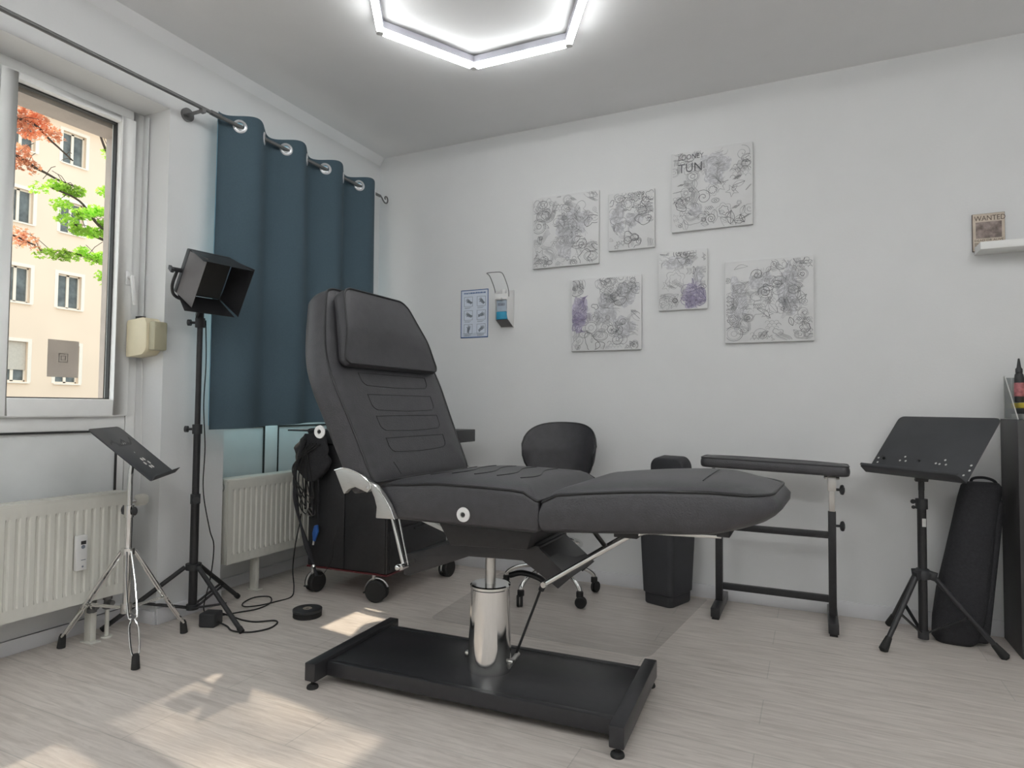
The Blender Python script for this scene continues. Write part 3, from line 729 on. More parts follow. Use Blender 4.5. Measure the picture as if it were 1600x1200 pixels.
build('tip', MB().bar((.266, ff+.002, .285), (.262, ff+.002, .262), .008, .006), 'label', bc, label='pale tip')

# ------------------------------------------------------------ rolling stool
so_ = V(1.385, -.34, 0)
stl = thing('rolling_stool', 'black leatherette stool with backrest and chrome caster base behind the chair', 'stool', so_)
# backrest: curved shell
nu, nv = 22, 14; vs = []; fs = []
def sb(u, v, off):
    a = u*1.15; wv = 1
    hgt = (1-abs(u)**2.6)**.5 if abs(u) < 1 else 0
    zc = .765; zz = zc+v*(.150 if v > 0 else .16)*max(hgt, .02)
    rad = .245+off
    return V(1.395+rad*sin(a)*(1.0-.06*(v < 0)*abs(v)), -.36+rad*.78*cos(a)+(.02 if v < 0 else 0)*abs(v)+.02*v, zz)
for side, off in ((0, .03), (1, -.012)):
    for j in range(nv+1):
        for i in range(nu+1):
            u = -1+2*i/nu; v = -1+2*j/nv
            e = (1-abs(v)**4)*(1-abs(u)**6)
            vs.append(sb(u*.985, v, off if side else off*e+(-.012)*(1-e)))
K = (nu+1)*(nv+1)
for s_ in (0, 1):
    for j in range(nv):
        for i in range(nu):
            a = s_*K+j*(nu+1)+i; fs.append([a, a+1, a+nu+2, a+nu+1])
# the padded inner face bulges toward the sitter
vs2 = []
for idx, v_ in enumerate(vs): vs2.append(v_)
back_b = MB().add(vs2, fs)
build('backrest', back_b, 'leather', stl, smooth=70)
rim = [sb(cos(t)*.985 if abs(cos(t)) < 1 else cos(t)*.985, math.copysign(min(1, abs(sin(t))**.9), sin(t)), -.006) for t in [2*PI*k/48 for k in range(48)]]
build('piping', MB().tube([sb(-1*.985+2*.985*k/30, 1, -.006) for k in range(31)]+[sb(.985-2*.985*k/30, -1, -.006) for k in range(31)], .006, 8, True), 'pipe', stl)
build('seat', MB().lathe([(.02, 0), (.16, .005), (.19, .02), (.195, .05), (.185, .072), (.12, .082), (.02, .078)], so_+V(0, 0, .50), n=36), 'leather', stl, smooth=60)
build('back_bracket', MB().tube(bez([so_+V(0, .02, .49), so_+V(.02, .16, .49), so_+V(.025, .21, .54), so_+V(.025, .20, .68)], 6), .012, 8), 'chrome', stl)
build('gas_lift', MB().cyl(so_+V(0, 0, .30), so_+V(0, 0, .50), .013, n=18).cyl(so_+V(0, 0, .13), so_+V(0, 0, .30), .025, n=22), 'chrome', stl)
build('seat_lever', MB().tube(bez([so_+V(0, 0, .485), so_+V(.08, -.04, .475), so_+V(.17, -.08, .48)], 5), .005, 8), 'chrome', stl)
build('foot_ring', MB().torus(so_+V(0, 0, .275), (0, 0, 1), .165, .010, 44, 10), 'chrome', stl, label='chrome foot ring')
for k in range(4):
    a = R(45+90*k); build('ring_spoke', MB().bar(so_+V(0, 0, .262), so_+V(cos(a)*.162, sin(a)*.162, .268), .012, .008), 'chrome', stl)
for k in range(5):
    a = R(-32+72*k); d = V(cos(a), sin(a), 0)
    build('leg', MB().tube(bez([so_+d*.02+V(0, 0, .155), so_+d*.12+V(0, 0, .150), so_+d*.20+V(0, 0, .128), so_+d*.245+V(0, 0, .098), so_+d*.252+V(0, 0, .075)], 6), [.014]*8+[.012]*17, 10), 'chrome', stl)
    cc = so_+d*.252; s_ = V(-sin(a+.7), cos(a+.7), 0)
    cs = build('caster', MB().lathe([(.011, 0), (.018, .006), (.018, .03), (.012, .036)], cc+V(0, 0, .048), n=14), 'rubber', stl)
    for sg in (-1, 1): build('wheel', MB().lathe([(.010, -.006), (.025, -.007), (.029, -.003), (.029, .003), (.025, .007), (.010, .006)], cc+d*.008+s_*sg*.009+V(0, 0, .029), s_, 20), 'rubber', cs)

# ------------------------------------------------------------ waste bin
wb = thing('waste_bin', 'black plastic swing lid waste bin against the back wall', 'bin', (1.97, -.16, 0))
rw = R(-20); pw = V(1.973, -.165, 0)
def ring_rect(wx, wy, z, r=.03, tilt=0):
    L = rounded([(-wx, -wy), (wx, -wy), (wx, wy), (-wx, wy)], r, 5, .2)
    return [pw+Matrix.Rotation(rw, 3, 'Z') @ V(p.x, p.y, 0)+V(0, 0, z+tilt*p.y) for p in L]
def loft(rings):
    mb = MB(); n = len(rings[0])
    mb.add([v for r_ in rings for v in r_], [[j*n+i, j*n+(i+1) % n, (j+1)*n+(i+1) % n, (j+1)*n+i] for j in range(len(rings)-1) for i in range(n)]+[list(range(n))[::-1], [(len(rings)-1)*n+i for i in range(n)]])
    return mb
build('body', loft([ring_rect(.077, .098, 0), ring_rect(.081, .102, .006), ring_rect(.082, .103, .055), ring_rect(.088, .109, .060), ring_rect(.105, .130, .56)]), 'bin', wb, smooth=35)
build('rim', loft([ring_rect(.108, .133, .555), ring_rect(.110, .135, .56), ring_rect(.110, .135, .60), ring_rect(.104, .128, .64)]), 'bin', wb, smooth=35)
lidp = [(-.128, 0), (.118, 0), (.118, .05), (.09, .095), (.045, .112), (-.04, .112), (-.10, .095), (-.128, .045)]
Mz = Matrix.Rotation(rw, 3, 'Z')
rl = rounded([(-.100, 0), (.100, 0), (.096, .075), (.07, .105), (-.07, .105), (-.096, .075)], .03, 4, .2)
build('swing_lid', MB().prism([(p.x, p.y) for p in rl], pw+Mz @ V(.022, -.045, 0)+V(0, 0, .64), Mz @ V(1, 0, 0), Mz @ V(0, -.12, 1).normalized(), Mz @ V(0, .09, .012)), 'bin', wb, bevel=.012, seg=3)

# ------------------------------------------------------------ arm rest stand
ar = thing('armrest_stand', 'black padded arm rest on a steel frame with adjusting knobs', 'arm rest', (2.48, -.2, 0))
def Fpad(u, v, w): return V(u, v, .717+w - .018*(u-2.16)/.65)
lpad = rounded([(2.160, -.300), (2.808, -.300), (2.808, -.125), (2.160, -.125)], .035)
pad = build('pad', cushion(lpad, .045, .014, Fpad, bulge=.004, rb=.006), 'leather', ar, smooth=50)
build('piping', piping(lpad, .045, Fpad, .003), 'pipe', pad)
for xx in (2.235, 2.738):
    yy = -.205
    build('post', MB().box((xx-.0165, yy-.0165, .05), (xx+.0165, yy+.0165, .53)), 'black', ar, bevel=.002)
    build('inner_post', MB().box((xx-.0125, yy-.0125, .53), (xx+.0125, yy+.0125, .675)), 'steel', ar, bevel=.002, label='bare steel sliding post')
    build('clamp', MB().box((xx-.018, yy-.018, .625), (xx+.018, yy+.018, .690)).cyl((xx-.03, yy, .688), (xx+.03, yy, .688), .010, n=14), 'sheet' if 0 else 'steel', ar, bevel=.001)
    build('pivot_washer', MB().cyl((xx-.032, yy, .695), (xx-.018, yy, .695), .012, n=14).cyl((xx+.018, yy, .692), (xx+.032, yy, .692), .012, n=14), 'black', ar)
    for zz, nm in ((.632, 0), (.465, 1)):
        build('knob', MB().cyl((xx+.016, yy, zz), (xx+.034, yy, zz), .006, n=12).lathe([(.010, .03), (.021, .034), (.024, .042), (.021, .048), (.008, .052)], (xx+.002, yy, zz), (1, 0, 0), 16), 'plastic', ar)
    build('foot_bar', MB().box((xx-.021, -.355, .012), (xx+.021, -.03, .055)), 'satin', ar, bevel=.002)
    build('foot_pad', MB().box((xx-.016, -.35, 0), (xx+.016, -.31, .0125)).box((xx-.016, -.08, 0), (xx+.016, -.04, .0125)), 'rubber', ar)
build('cross_bar', MB().box((2.2515, -.218, .405), (2.7215, -.192, .435)), 'black', ar, bevel=.002)
build('cross_bar', MB().box((2.2515, -.218, .112), (2.7215, -.192, .142)), 'black', ar, bevel=.002)

# ------------------------------------------------------------ sheet-music style desks
def deskframe(cx_, cy_, cz_, ph, ti):
    w_ = V(cos(ph), -sin(ph), 0); b_ = V(sin(ph), cos(ph), 0); h_ = V(0, 0, 1)*cos(ti)+b_*sin(ti)
    return V(cx_, cy_, cz_), w_, h_, w_.cross(h_)
mu = thing('black_tripod_desk', 'black folding work desk plate on a black tripod beside the carry bag', 'music stand', (3.086, -.25, 0))
o_, W_, H_, N_ = deskframe(3.043, -.336, .719, .814, .677)
pl_ = rounded([(-.2315, 0), (.2315, 0), (.2315, .328), (-.2315, .328)], [.004, .004, .028, .028], 6, .3)
dk = build('desk_plate', MB().prism([(p.x, p.y) for p in pl_], o_, W_, H_, N_*-.003), 'desk', mu, bevel=.0008)
build('lip', MB().prism(rounded([(-.236, 0), (.236, 0), (.232, .055), (-.232, .055)], [.004, .004, .02, .02], 5, .3), o_, W_, N_, H_*-.003).prism([(-.232, .052), (.232, .052), (.228, .056), (-.228, .056)], o_, W_, N_, H_*.010), 'desk', dk, bevel=.001)
hs = MB()
for a, b in ((-.085, .10), (-.100, .078), (-.072, .078), (.100, .10), (.085, .078), (.113, .078), (.068, .080), (-.205, .058), (-.213, .082), (.215, .085), (.219, .060), (.206, .035)):
    hs.cyl(o_+W_*a+H_*b+N_*.0001, o_+W_*a+H_*b+N_*.0006, .0046, n=12)
build('hole', hs, 'label', dk, smooth=0, label='small round holes showing the pale wall')
build('desk_screw', MB().cyl(o_+W_*-.185+H_*.082, o_+W_*-.185+H_*.082+N_*.012, .007, n=12), 'black', dk)
px_, py_ = 3.086, -.25
build('tilt_head', MB().cyl((px_, py_, .655), (px_, py_, .70), .012, n=14).bar((px_, py_, .695), tuple(o_+H_*.10-N_*.012), .05, .014), 'black', mu)
build('inner_pole', MB().cyl((px_, py_, .60), (px_, py_, .66), .011, n=16), 'black', mu)
build('pole', MB().cyl((px_, py_, .03), (px_, py_, .60), .0175, n=20), 'black', mu)
build('collar', MB().cyl((px_, py_, .575), (px_, py_, .618), .0235, n=20).cyl((px_-.03, py_, .605), (px_+.01, py_, .605), .008, n=12).ball((px_-.032, py_, .604), .010).ball((px_-.030, py_, .580), .008), 'plastic', mu)
build('price_label', MB().box((px_-.001, py_-.0185, .50), (px_+.013, py_-.0165, .535)), 'label', mu, label='small white sticker')
build('hub', MB().lathe([(.0185, 0), (.032, .004), (.034, .03), (.024, .045), (.0185, .047)], (px_, py_, .272), n=18), 'plastic', mu)
for ex_, ey_ in ((2.918, -.446), (3.358, -.318), (2.975, -.062)):
    f_ = V(ex_, ey_, 0); c_ = V(px_, py_, 0); d_ = (f_-c_).normalized(); top = c_+d_*.035+V(0, 0, .295); ft = f_-d_*.012+V(0, 0, .022)
    build('hub_ear', MB().bar(c_+d_*.02+V(0, 0, .295), c_+d_*.052+V(0, 0, .288), .026, .035), 'plastic', mu, bevel=.003)
    lg = build('leg', MB().cyl(top, ft, .0105, n=14), 'satin', mu)
    dd = (ft-top).normalized()
    build('rubber_foot', MB().lathe([(.0125, 0), (.017, .04), (.0185, .058), (.010, .066)], ft-dd*.040, dd, 14), 'rubber', lg)
    mid = top.lerp(ft, .55)
    build('brace', MB().bar(c_+d_*.015+V(0, 0, .045), mid, .014, .005), 'black', mu)
build('pole_foot', MB().cyl((px_, py_, .018), (px_, py_, .055), .021, n=18), 'plastic', mu)

# carry bag leaning on the wall
cbg = thing('carry_bag', 'tall black nylon carry bag leaning beside the bookcase', 'bag', (3.28, -.12, 0))
rings = []
nn = 26
spec = [(0, 3.210, -.175, .070, .050), (.02, 3.212, -.175, .088, .062), (.10, 3.225, -.168, .098, .070), (.22, 3.245, -.158, .097, .070), (.36, 3.268, -.148, .091, .068), (.50, 3.295, -.138, .084, .064), (.62, 3.316, -.130, .078, .058), (.675, 3.325, -.127, .073, .050), (.690, 3.327, -.126, .06, .038)]
for z, xx, yy, a, b in spec:
    ring = []
    for i in range(nn):
        t = 2*PI*i/nn; c_, s_ = cos(t), sin(t); q_ = 1+.07*noise.noise(V(c_*1.6, s_*1.6, z*5+3))
        ring.append(V(xx+math.copysign(abs(c_)**.7, c_)*a*q_, yy+math.copysign(abs(s_)**.8, s_)*b*q_, z+.018*s_*0+.0*c_))
    rings.append(ring)
build('bag_body', loft(rings), 'fabric', cbg, smooth=60)
build('flap_seam', MB().tube(bez([(3.19, -.215, .20), (3.25, -.212, .14), (3.285, -.208, .11), (3.325, -.190, .10)], 6), .003, 6), 'rubber', cbg)
build('side_pocket', MB().add([V(x, y, z) for x, y, z in ((3.235, -.218, .015), (3.33, -.212, .015), (3.40, -.175, .62), (3.325, -.152, .64), (3.235, -.16, .015), (3.33, -.16, .015), (3.40, -.12, .62), (3.325, -.12, .64))], [[0, 1, 2, 3], [4, 7, 6, 5], [0, 4, 5, 1], [1, 5, 6, 2], [2, 6, 7, 3], [3, 7, 4, 0]]), 'fabric', cbg, bevel=.018, seg=3)
build('handle', MB().tube(bez([(3.295, -.085, .665), (3.30, -.085, .70), (3.34, -.085, .708), (3.38, -.082, .695), (3.395, -.08, .665)], 6), .006, 8), 'fabric', cbg)
build('zip_pull', MB().ball((3.262, -.214, .155), .0045), 'label', cbg, label='tiny pale zip pull')

# ------------------------------------------------------------ bookcase and what is on it
bk = thing('bookcase', 'black-brown open bookcase at the right edge of the room', 'bookcase', (3.8, -.14, 0))
X0, X1, Y0, Y1, ZT = 3.420, 4.20, -.285, -.016, .968
bkm = MB()
build('side_panel', MB().box((X0, Y0, 0), (X0+.032, Y1, ZT)), 'carcass', bk, bevel=.001)
build('side_panel', MB().box((X1-.032, Y0, 0), (X1, Y1, ZT)), 'carcass', bk, bevel=.001)
build('top_panel', MB().box((X0+.0325, Y0, ZT-.032), (X1-.0325, Y1, ZT)), 'carcass', bk, bevel=.001)
build('bottom_panel', MB().box((X0+.0325, Y0, .03), (X1-.0325, Y1, .062)), 'carcass', bk, bevel=.001)
for zz in (.345, .66): build('shelf', MB().box((X0+.0325, Y0+.003, zz), (X1-.0325, Y1, zz+.018)), 'carcass', bk, bevel=.001)
build('back_panel', MB().box((X0+.0325, Y1+.0005, .03), (X1-.0325, Y1+.008, ZT-.032)), 'carcass', bk)
build('divider', MB().box((3.80, Y0+.003, .0625), (3.82, Y1, .345)).box((3.80, Y0+.003, .3635), (3.82, Y1, .66)).box((3.80, Y0+.003, .6785), (3.82, Y1, ZT-.0325)), 'carcass', bk)
for k, (a, b, h, c_) in enumerate(((3.456, 3.52, .17, 'white'), (3.525, 3.60, .15, 'label'), (3.605, 3.69, .18, 'white'))):
    bx = thing('storage_box', ['white carton with black print at the front of the upper bookcase shelf', 'short grey carton second from the left on the upper shelf', 'tall white carton third from the left on the upper shelf'][k], 'box', ((a+b)/2, -.15, .678), 'cartons on the upper bookcase shelf')
    build('carton', MB().box((a, Y0+.02, .6785), (b, -.06, .6785+h)), c_, bx, bevel=.002)
    q_ = MB()
    for j in range(5): q_.box((a+.006, Y0+.0190, .70+.022*j), (b-.008-.01*(j % 2), Y0+.0197, .708+.022*j))
    build('print', q_, 'inkdark', bx, smooth=0)
ub = thing('coiled_white_cable', 'white coiled cable on the middle bookcase shelf', 'cable', (3.50, -.2, .3635))
build('coil', MB().torus((3.512, -.21, .369), (0, 0, 1), .038, .005).torus((3.512, -.21, .378), (0, .1, 1), .036, .005).torus((3.512, -.21, .388), (.1, 0, 1), .034, .005), 'white', ub)
# clear holder, bottles, boxes on top
ac = thing('acrylic_holder', 'clear acrylic leaflet holder on top of the bookcase', 'holder', (3.43, -.15, ZT))
build('side_sheet', MB().prism([(-.265, ZT), (-.06, ZT), (-.06, 1.155), (-.075, 1.158)], (3.425, 0, 0), (0, 1, 0), (0, 0, 1), (.003, 0, 0)), 'acrylic', ac, smooth=0)
build('edge', MB().tube([(3.4265, -.265, ZT+.002), (3.4265, -.075, 1.158), (3.4265, -.06, 1.155), (3.4265, -.06, ZT+.002)], .0022, 6, True), 'label', ac, label='bright sheet edge')
build('side_sheet', MB().prism([(-.265, ZT), (-.06, ZT), (-.06, 1.155), (-.075, 1.158)], (3.72, 0, 0), (0, 1, 0), (0, 0, 1), (.003, 0, 0)), 'acrylic', ac, smooth=0)
build('back_sheet', MB().box((3.4285, -.063, ZT), (3.7195, -.060, 1.15)), 'acrylic', ac, smooth=0)
for k in range(3):
    a = ['lowest grey flat pack in the stack on the bookcase', 'dark flat pack, middle of the stack on the bookcase', 'yellow flat pack, topmost of the stack on the bookcase'][k]
    z_ = ZT+.0005+.024*k; nm = thing('flat_pack', a, 'box', (3.56, -.16, z_), 'flat packs on the bookcase')
    build('box', MB().box((3.448, -.255, z_), (3.69, -.066, z_+.022)), ['label', 'plastic', 'yellow'][k], nm, bevel=.002)
    build('print', MB().box((3.455, -.2558, z_+.007), (3.66, -.2553, z_+.014)), ['inkdark', 'label', 'inkdark'][k], nm, smooth=0)
for k, (bx_, by_) in enumerate(((3.456, -.165), (3.494, -.155), (3.534, -.160))):
    z_ = ZT+.073
    bt = thing('ink_bottle', ['black ink bottle with pink label, leftmost on the bookcase', 'black ink bottle with pink label, second from the left on the bookcase', 'black ink bottle with pink label, third from the left on the bookcase'][k], 'bottle', (bx_, by_, z_), 'ink bottles on the bookcase')
    build('bottle', MB().lathe([(.016, 0), (.0175, .004), (.0175, .10), (.015, .118), (.010, .126)], (bx_, by_, z_), n=22), 'plastic', bt)
    build('cap', MB().lathe([(.0125, .125), (.0125, .142), (.008, .148), (.0035, .185), (.002, .187)], (bx_, by_, z_), n=18), 'plastic', bt)
    build('label_band', MB().lathe([(.0178, .025), (.0182, .028), (.0182, .080), (.0178, .083)], (bx_, by_, z_), n=22), 'pinklabel', bt, label='pink and white label')

# wall shelf and poster board
ws = solo('wall_shelf', MB().box((3.338, -.125, 1.718), (4.15, -.0005, 1.752)), 'shelfwhite', 'white floating shelf on the back wall at the right edge', 'shelf', (3.7, -.06, 1.72), bevel=.002)
wp = thing('wanted_board', 'small aged paper sign reading WANTED on the back wall', 'sign', (3.39, 0, 1.733))
build('board', MB().box((3.331, -.0135, 1.733), (3.452, -.0005, 1.905)), 'brownink', wp)
build('paper', MB().box((3.332, -.0145, 1.734), (3.451, -.0140, 1.904)), 'oldpaper', wp, smooth=0)
vs, fs = text_mesh('WANTED', .033, (3.3375, -.0146, 1.872), (1, 0, 0), (0, 0, 1), .0003, sx=.82); build('heading', MB().add(vs, fs), 'brownink', wp, smooth=0)
vs, fs = text_mesh('DEAD OR ALIVE', .0135, (3.3375, -.0146, 1.777), (1, 0, 0), (0, 0, 1), .0003, sx=1.12); build('caption', MB().add(vs, fs), 'brownink', wp, smooth=0)
build('picture', MB().box((3.343, -.0149, 1.791), (3.440, -.0146, 1.866)), 'brownpic', wp, smooth=0, label='blurred brown picture')
q = MB()
for j in range(4): q.box((3.3375, -.0149, 1.742+.008*j), (3.3375+.05+.014*(j % 3), -.0146, 1.745+.008*j))
build('small_print', q, 'brownink', wp, smooth=0)

# ------------------------------------------------------------ canvases with line drawings
RB = [0]
def ribbon(mb, pts, wd, o, ex, ey, up_):
    P_ = [Vector(p) for p in pts]
    if len(P_) < 2: return
    L = []; Rr = []
    for i in range(len(P_)):
        t = (P_[min(i+1, len(P_)-1)]-P_[max(i-1, 0)])
        if t.length < 1e-7: t = Vector((1, 0))
        t.normalize(); n_ = Vector((-t.y, t.x))*wd/2
        for lst, q_ in ((L, P_[i]+n_), (Rr, P_[i]-n_)): lst.append(o+ex*q_.x+ey*q_.y+up_)
    RB[0] += 1; lift = up_.normalized()*((RB[0] % 97)*.0000012) if up_.length else up_
    L = [q+lift for q in L]; Rr = [q+lift for q in Rr]
    n = len(L); mb.add(L+Rr, [[i, i+1, n+i+1, n+i] for i in range(n-1)])
def sketch(seed, W_, H_, dens):
    rn = random.Random(seed); out = []
    def st_(pts, wd=1): out.append(([p for p in pts], wd))
    n = int(dens*W_*H_*360)
    for _ in range(n):
        cx_, cy_ = rn.uniform(.01, W_-.01), rn.uniform(.01, H_-.01); s_ = rn.uniform(.012, .045)*(1.2 if rn.random() < .2 else 1); k = rn.choice(['flower', 'spiral', 'rings', 'waves', 'leaf', 'blob', 'star', 'hatch', 'petal', 'scale'])
        a0 = rn.uniform(0, 6.28)
        if k == 'flower':
            m = rn.choice((5, 6, 8))
            for ring in (1, .62):
                st_([(cx_+s_*ring*(.75+.28*abs(sin(m*t/2)))*cos(t+a0), cy_+s_*ring*(.75+.28*abs(sin(m*t/2)))*sin(t+a0)) for t in [2*PI*j/40 for j in range(41)]])
        elif k == 'spiral':
            tt = rn.uniform(9, 15); st_([(cx_+s_*t/tt*cos(t+a0), cy_+s_*t/tt*sin(t+a0)) for t in [tt*j/50 for j in range(51)]], 1.2)
        elif k == 'rings':
            q1 = rn.uniform(.6, 1)
            for r_ in (1, .8, .35): st_([(cx_+s_*r_*cos(t), cy_+s_*r_*q1*sin(t)) for t in [2*PI*j/24 for j in range(25)]])
        elif k == 'waves':
            c_, d_ = cos(a0), sin(a0)
            for j in range(rn.randint(4, 8)):
                off = (j-3)*.006; pts = []
                for i in range(18):
                    u = (i/17-.5)*s_*3; v = off+s_*.35*sin(u/s_*2+1)
                    pts.append((cx_+c_*u-d_*v, cy_+d_*u+c_*v))
                st_(pts, .8)
        elif k in ('leaf', 'petal'):
            c_, d_ = cos(a0), sin(a0)
            for sg in (-1, 0, 1): st_([(cx_+c_*u-d_*v, cy_+d_*u+c_*v) for u, v in [(s_*2*(i/14-.5), sg*s_*.5*sin(PI*i/14)) for i in range(15)]])
        elif k == 'blob':
            ph = [rn.uniform(0, 6.28) for _ in range(3)]
            st_([(cx_+s_*(1+.3*sin(2*t+ph[0])+.18*sin(3*t+ph[1])+.1*sin(5*t+ph[2]))*cos(t), cy_+s_*(1+.3*sin(2*t+ph[0])+.18*sin(3*t+ph[1]))*sin(t)) for t in [2*PI*j/40 for j in range(41)]], 1.3)
        elif k == 'star':
            m = 5; st_([(cx_+s_*(.95 if j % 2 else .4)*cos(PI*j/m+a0), cy_+s_*(.95 if j % 2 else .4)*sin(PI*j/m+a0)) for j in range(2*m+1)])
        elif k == 'hatch':
            for j in range(7): u = (j-3)*.004; st_([(cx_+u+cos(a0)*-s_*.5, cy_+sin(a0)*-s_*.5), (cx_+u+cos(a0)*s_*.5, cy_+sin(a0)*s_*.5)], .7)
        elif k == 'scale':
            for r_ in range(3):
                for q_ in range(4):
                    x_, y_ = cx_+(q_-1.5)*s_*.5+(r_ % 2)*s_*.25, cy_+r_*s_*.35
                    st_([(x_+s_*.25*cos(t), y_+s_*.25*sin(t)) for t in [PI*j/8 for j in range(9)]], .8)
    return out
def blobpoly(cx_, cy_, rx, ry, seed, W_, H_):
    rn = random.Random(seed); ph = [rn.uniform(0, 6.28) for _ in range(3)]; o = []
    for j in range(36):
        t = 2*PI*j/36; k = 1+.16*sin(3*t+ph[0])+.1*sin(5*t+ph[1])+.06*sin(9*t+ph[2])
        o.append((min(W_-.004, max(.004, cx_+rx*k*cos(t))), min(H_-.004, max(.004, cy_+ry*k*sin(t)))))
    return o
def canvas(x0, x1, z0, z1, seed, label, dens=1, dark=.35, shades=(), purple=(), extra=None, dep=.02):
    t = thing('canvas_print', label, 'picture', ((x0+x1)/2, 0, z0), 'drawing canvases on the back wall')
    W_, H_ = x1-x0, z1-z0; yf = -dep
    build('canvas', MB().box((x0, yf, z0), (x1, -.0005, z1)), 'canvas', t, bevel=.0015)
    o = V(x0, yf-.0004, z0); ex, ey = V(1, 0, 0), V(0, 0, 1)
    a = MB(); b = MB(); c = MB(); s_ = MB(); sp = MB(); rn = random.Random(seed+99)
    for k, (cx_, cy_, rx, ry) in enumerate(shades):
        P_ = blobpoly(cx_*W_, cy_*H_, rx*W_, ry*H_, seed*7+k, W_, H_); s_.add([o+V(0, .0002-.00004*k, 0)+ex*p[0]+ey*p[1] for p in P_], [list(range(len(P_)))])
    for k, (cx_, cy_, rx, ry) in enumerate(purple):
        P_ = blobpoly(cx_*W_, cy_*H_, rx*W_, ry*H_, seed*11+k, W_, H_); sp.add([o+V(0, -.0002, 0)+ex*p[0]+ey*p[1] for p in P_], [list(range(len(P_)))])
    holes = [(rn.uniform(.2, .9)*W_, rn.uniform(.15, .9)*H_, rn.uniform(.03, .06)) for _ in range(4)]
    for pts, wd in sketch(seed, W_, H_, dens):
        run = []; isd = rn.random() < dark
        m0 = sum((Vector(p) for p in pts), Vector((0, 0)))/len(pts)
        if any((m0-Vector(h[:2])).length < h[2] for h in holes): continue
        isp = any(((m0.x/W_-p[0])/p[2])**2+((m0.y/H_-p[1])/p[3])**2 < 1.1 for p in purple)
        tgt = c if isp else (b if isd else a)
        for p in list(pts)+[None]:
            if p and .005 < p[0] < W_-.005 and .005 < p[1] < H_-.005: run.append(p)
            else:
                if len(run) > 1: ribbon(tgt, run, (.0019 if not isd else .0021)*wd, o, ex, ey, V(0, -.0004 if tgt is not c else -.0006, 0))
                run = []
    for lst, tgt, cnt in ((shades, a, 700), (purple, c, 1900)):
        for (cx_, cy_, rx, ry) in lst:
            for _ in range(int(cnt*rx*ry*4*W_*H_*8)):
                t_ = rn.uniform(0, 6.28); q_ = rn.random()**.5; x, y = (cx_+rx*q_*cos(t_))*W_, (cy_+ry*q_*sin(t_))*H_; run = []
                for st_ in range(9):
                    if .004 < x < W_-.004 and .004 < y < H_-.004: run.append((x, y))
                    an = noise.noise(V(x*9, y*9, seed))*5; x += cos(an)*.0045; y += sin(an)*.0045
                if len(run) > 2: ribbon(tgt, run, .0012, o, ex, ey, V(0, -.0003 if tgt is a else -.0005, 0))
    if extra: extra(b, W_, H_, o, ex, ey)
    if s_.v: build('shading', s_, 'shade', t, smooth=0, label='soft grey pencil shading')
    if sp.v: build('shading', sp, 'shadepurple', t, smooth=0, label='purple tinted shading')
    build('line_drawing', a, 'ink', t, smooth=0, label='grey line drawing')
    if b.v: build('line_drawing', b, 'inkdark', t, smooth=0, label='darker pen lines')
    if c.v: build('line_drawing', c, 'purple', t, smooth=0, label='purple lines')
def title(b, W_, H_, o, ex, ey):
    vs, fs = text_mesh('LOONEY', .040, o+ex*.035+ey*(H_-.045), ex, ey, .0006, sx=.85); b.add(vs, fs)
    vs, fs = text_mesh('TUN', .070, o+ex*.035+ey*(H_-.115), ex, ey, .0006, sx=.9); b.add(vs, fs)
canvas(1.128, 1.546, 1.842, 2.272, 11, 'square canvas of pale sketches, leftmost and nearest the soap dispenser', 1.9, .25, ((.55, .55, .18, .22), (.5, .25, .12, .15), (.75, .6, .12, .15)))
canvas(1.604, 1.869, 1.904, 2.235, 12, 'small upright canvas of dense line sketches left of the biggest top canvas', 2.2, .4, ((.2, .55, .16, .25), (.55, .5, .2, .12)))
canvas(1.965, 2.385, 1.972, 2.412, 13, 'highest square canvas, with lettering in its upper left corner', 1.5, .45, ((.55, .75, .17, .2), (.3, .25, .08, .08)), extra=title)
canvas(1.892, 2.154, 1.542, 1.867, 14, 'small upright canvas with purple lines in its lower right corner', 2.0, .35, ((.4, .8, .3, .1), (.8, .55, .1, .14)), ((.72, .22, .22, .2),))
canvas(2.245, 2.670, 1.349, 1.779, 15, 'large square canvas at the far right of the drawings', 1.7, .3, ((.42, .72, .14, .12), (.72, .62, .11, .3), (.15, .5, .1, .3)))
canvas(1.380, 1.796, 1.332, 1.756, 16, 'lowest left canvas with a purple shaded shape on its left side', 1.9, .35, ((.5, .55, .14, .2), (.8, .75, .14, .16), (.75, .3, .15, .15)), ((.12, .52, .11, .24),))

# ------------------------------------------------------------ poster and dispenser
ps = thing('hygiene_poster', 'small blue framed poster with six hand pictures left of the soap dispenser', 'poster', (.72, 0, 1.44))
x0, x1, z0, z1 = .620, .818, 1.440, 1.748
build('sheet', MB().box((x0, -.003, z0), (x1, -.0005, z1)), 'paper', ps, smooth=0)
b = MB()
for lo, hi in (((x0, z0), (x1, z0+.007)), ((x0, z1-.005), (x1, z1)), ((x0, z0), (x0+.005, z1)), ((x1-.005, z0), (x1, z1))): b.box((lo[0], -.0036, lo[1]), (hi[0], -.003, hi[1]))
rn = random.Random(3); xx = x0+.022
while xx < x1-.025:
    l_ = rn.uniform(.004, .011); b.box((xx, -.0036, z1-.026), (xx+l_, -.003, z1-.018+rn.uniform(0, .002))); xx += l_+.0035
build('border', b, 'blue', ps, smooth=0, label='blue border and heading')
g = MB(); pk = MB()
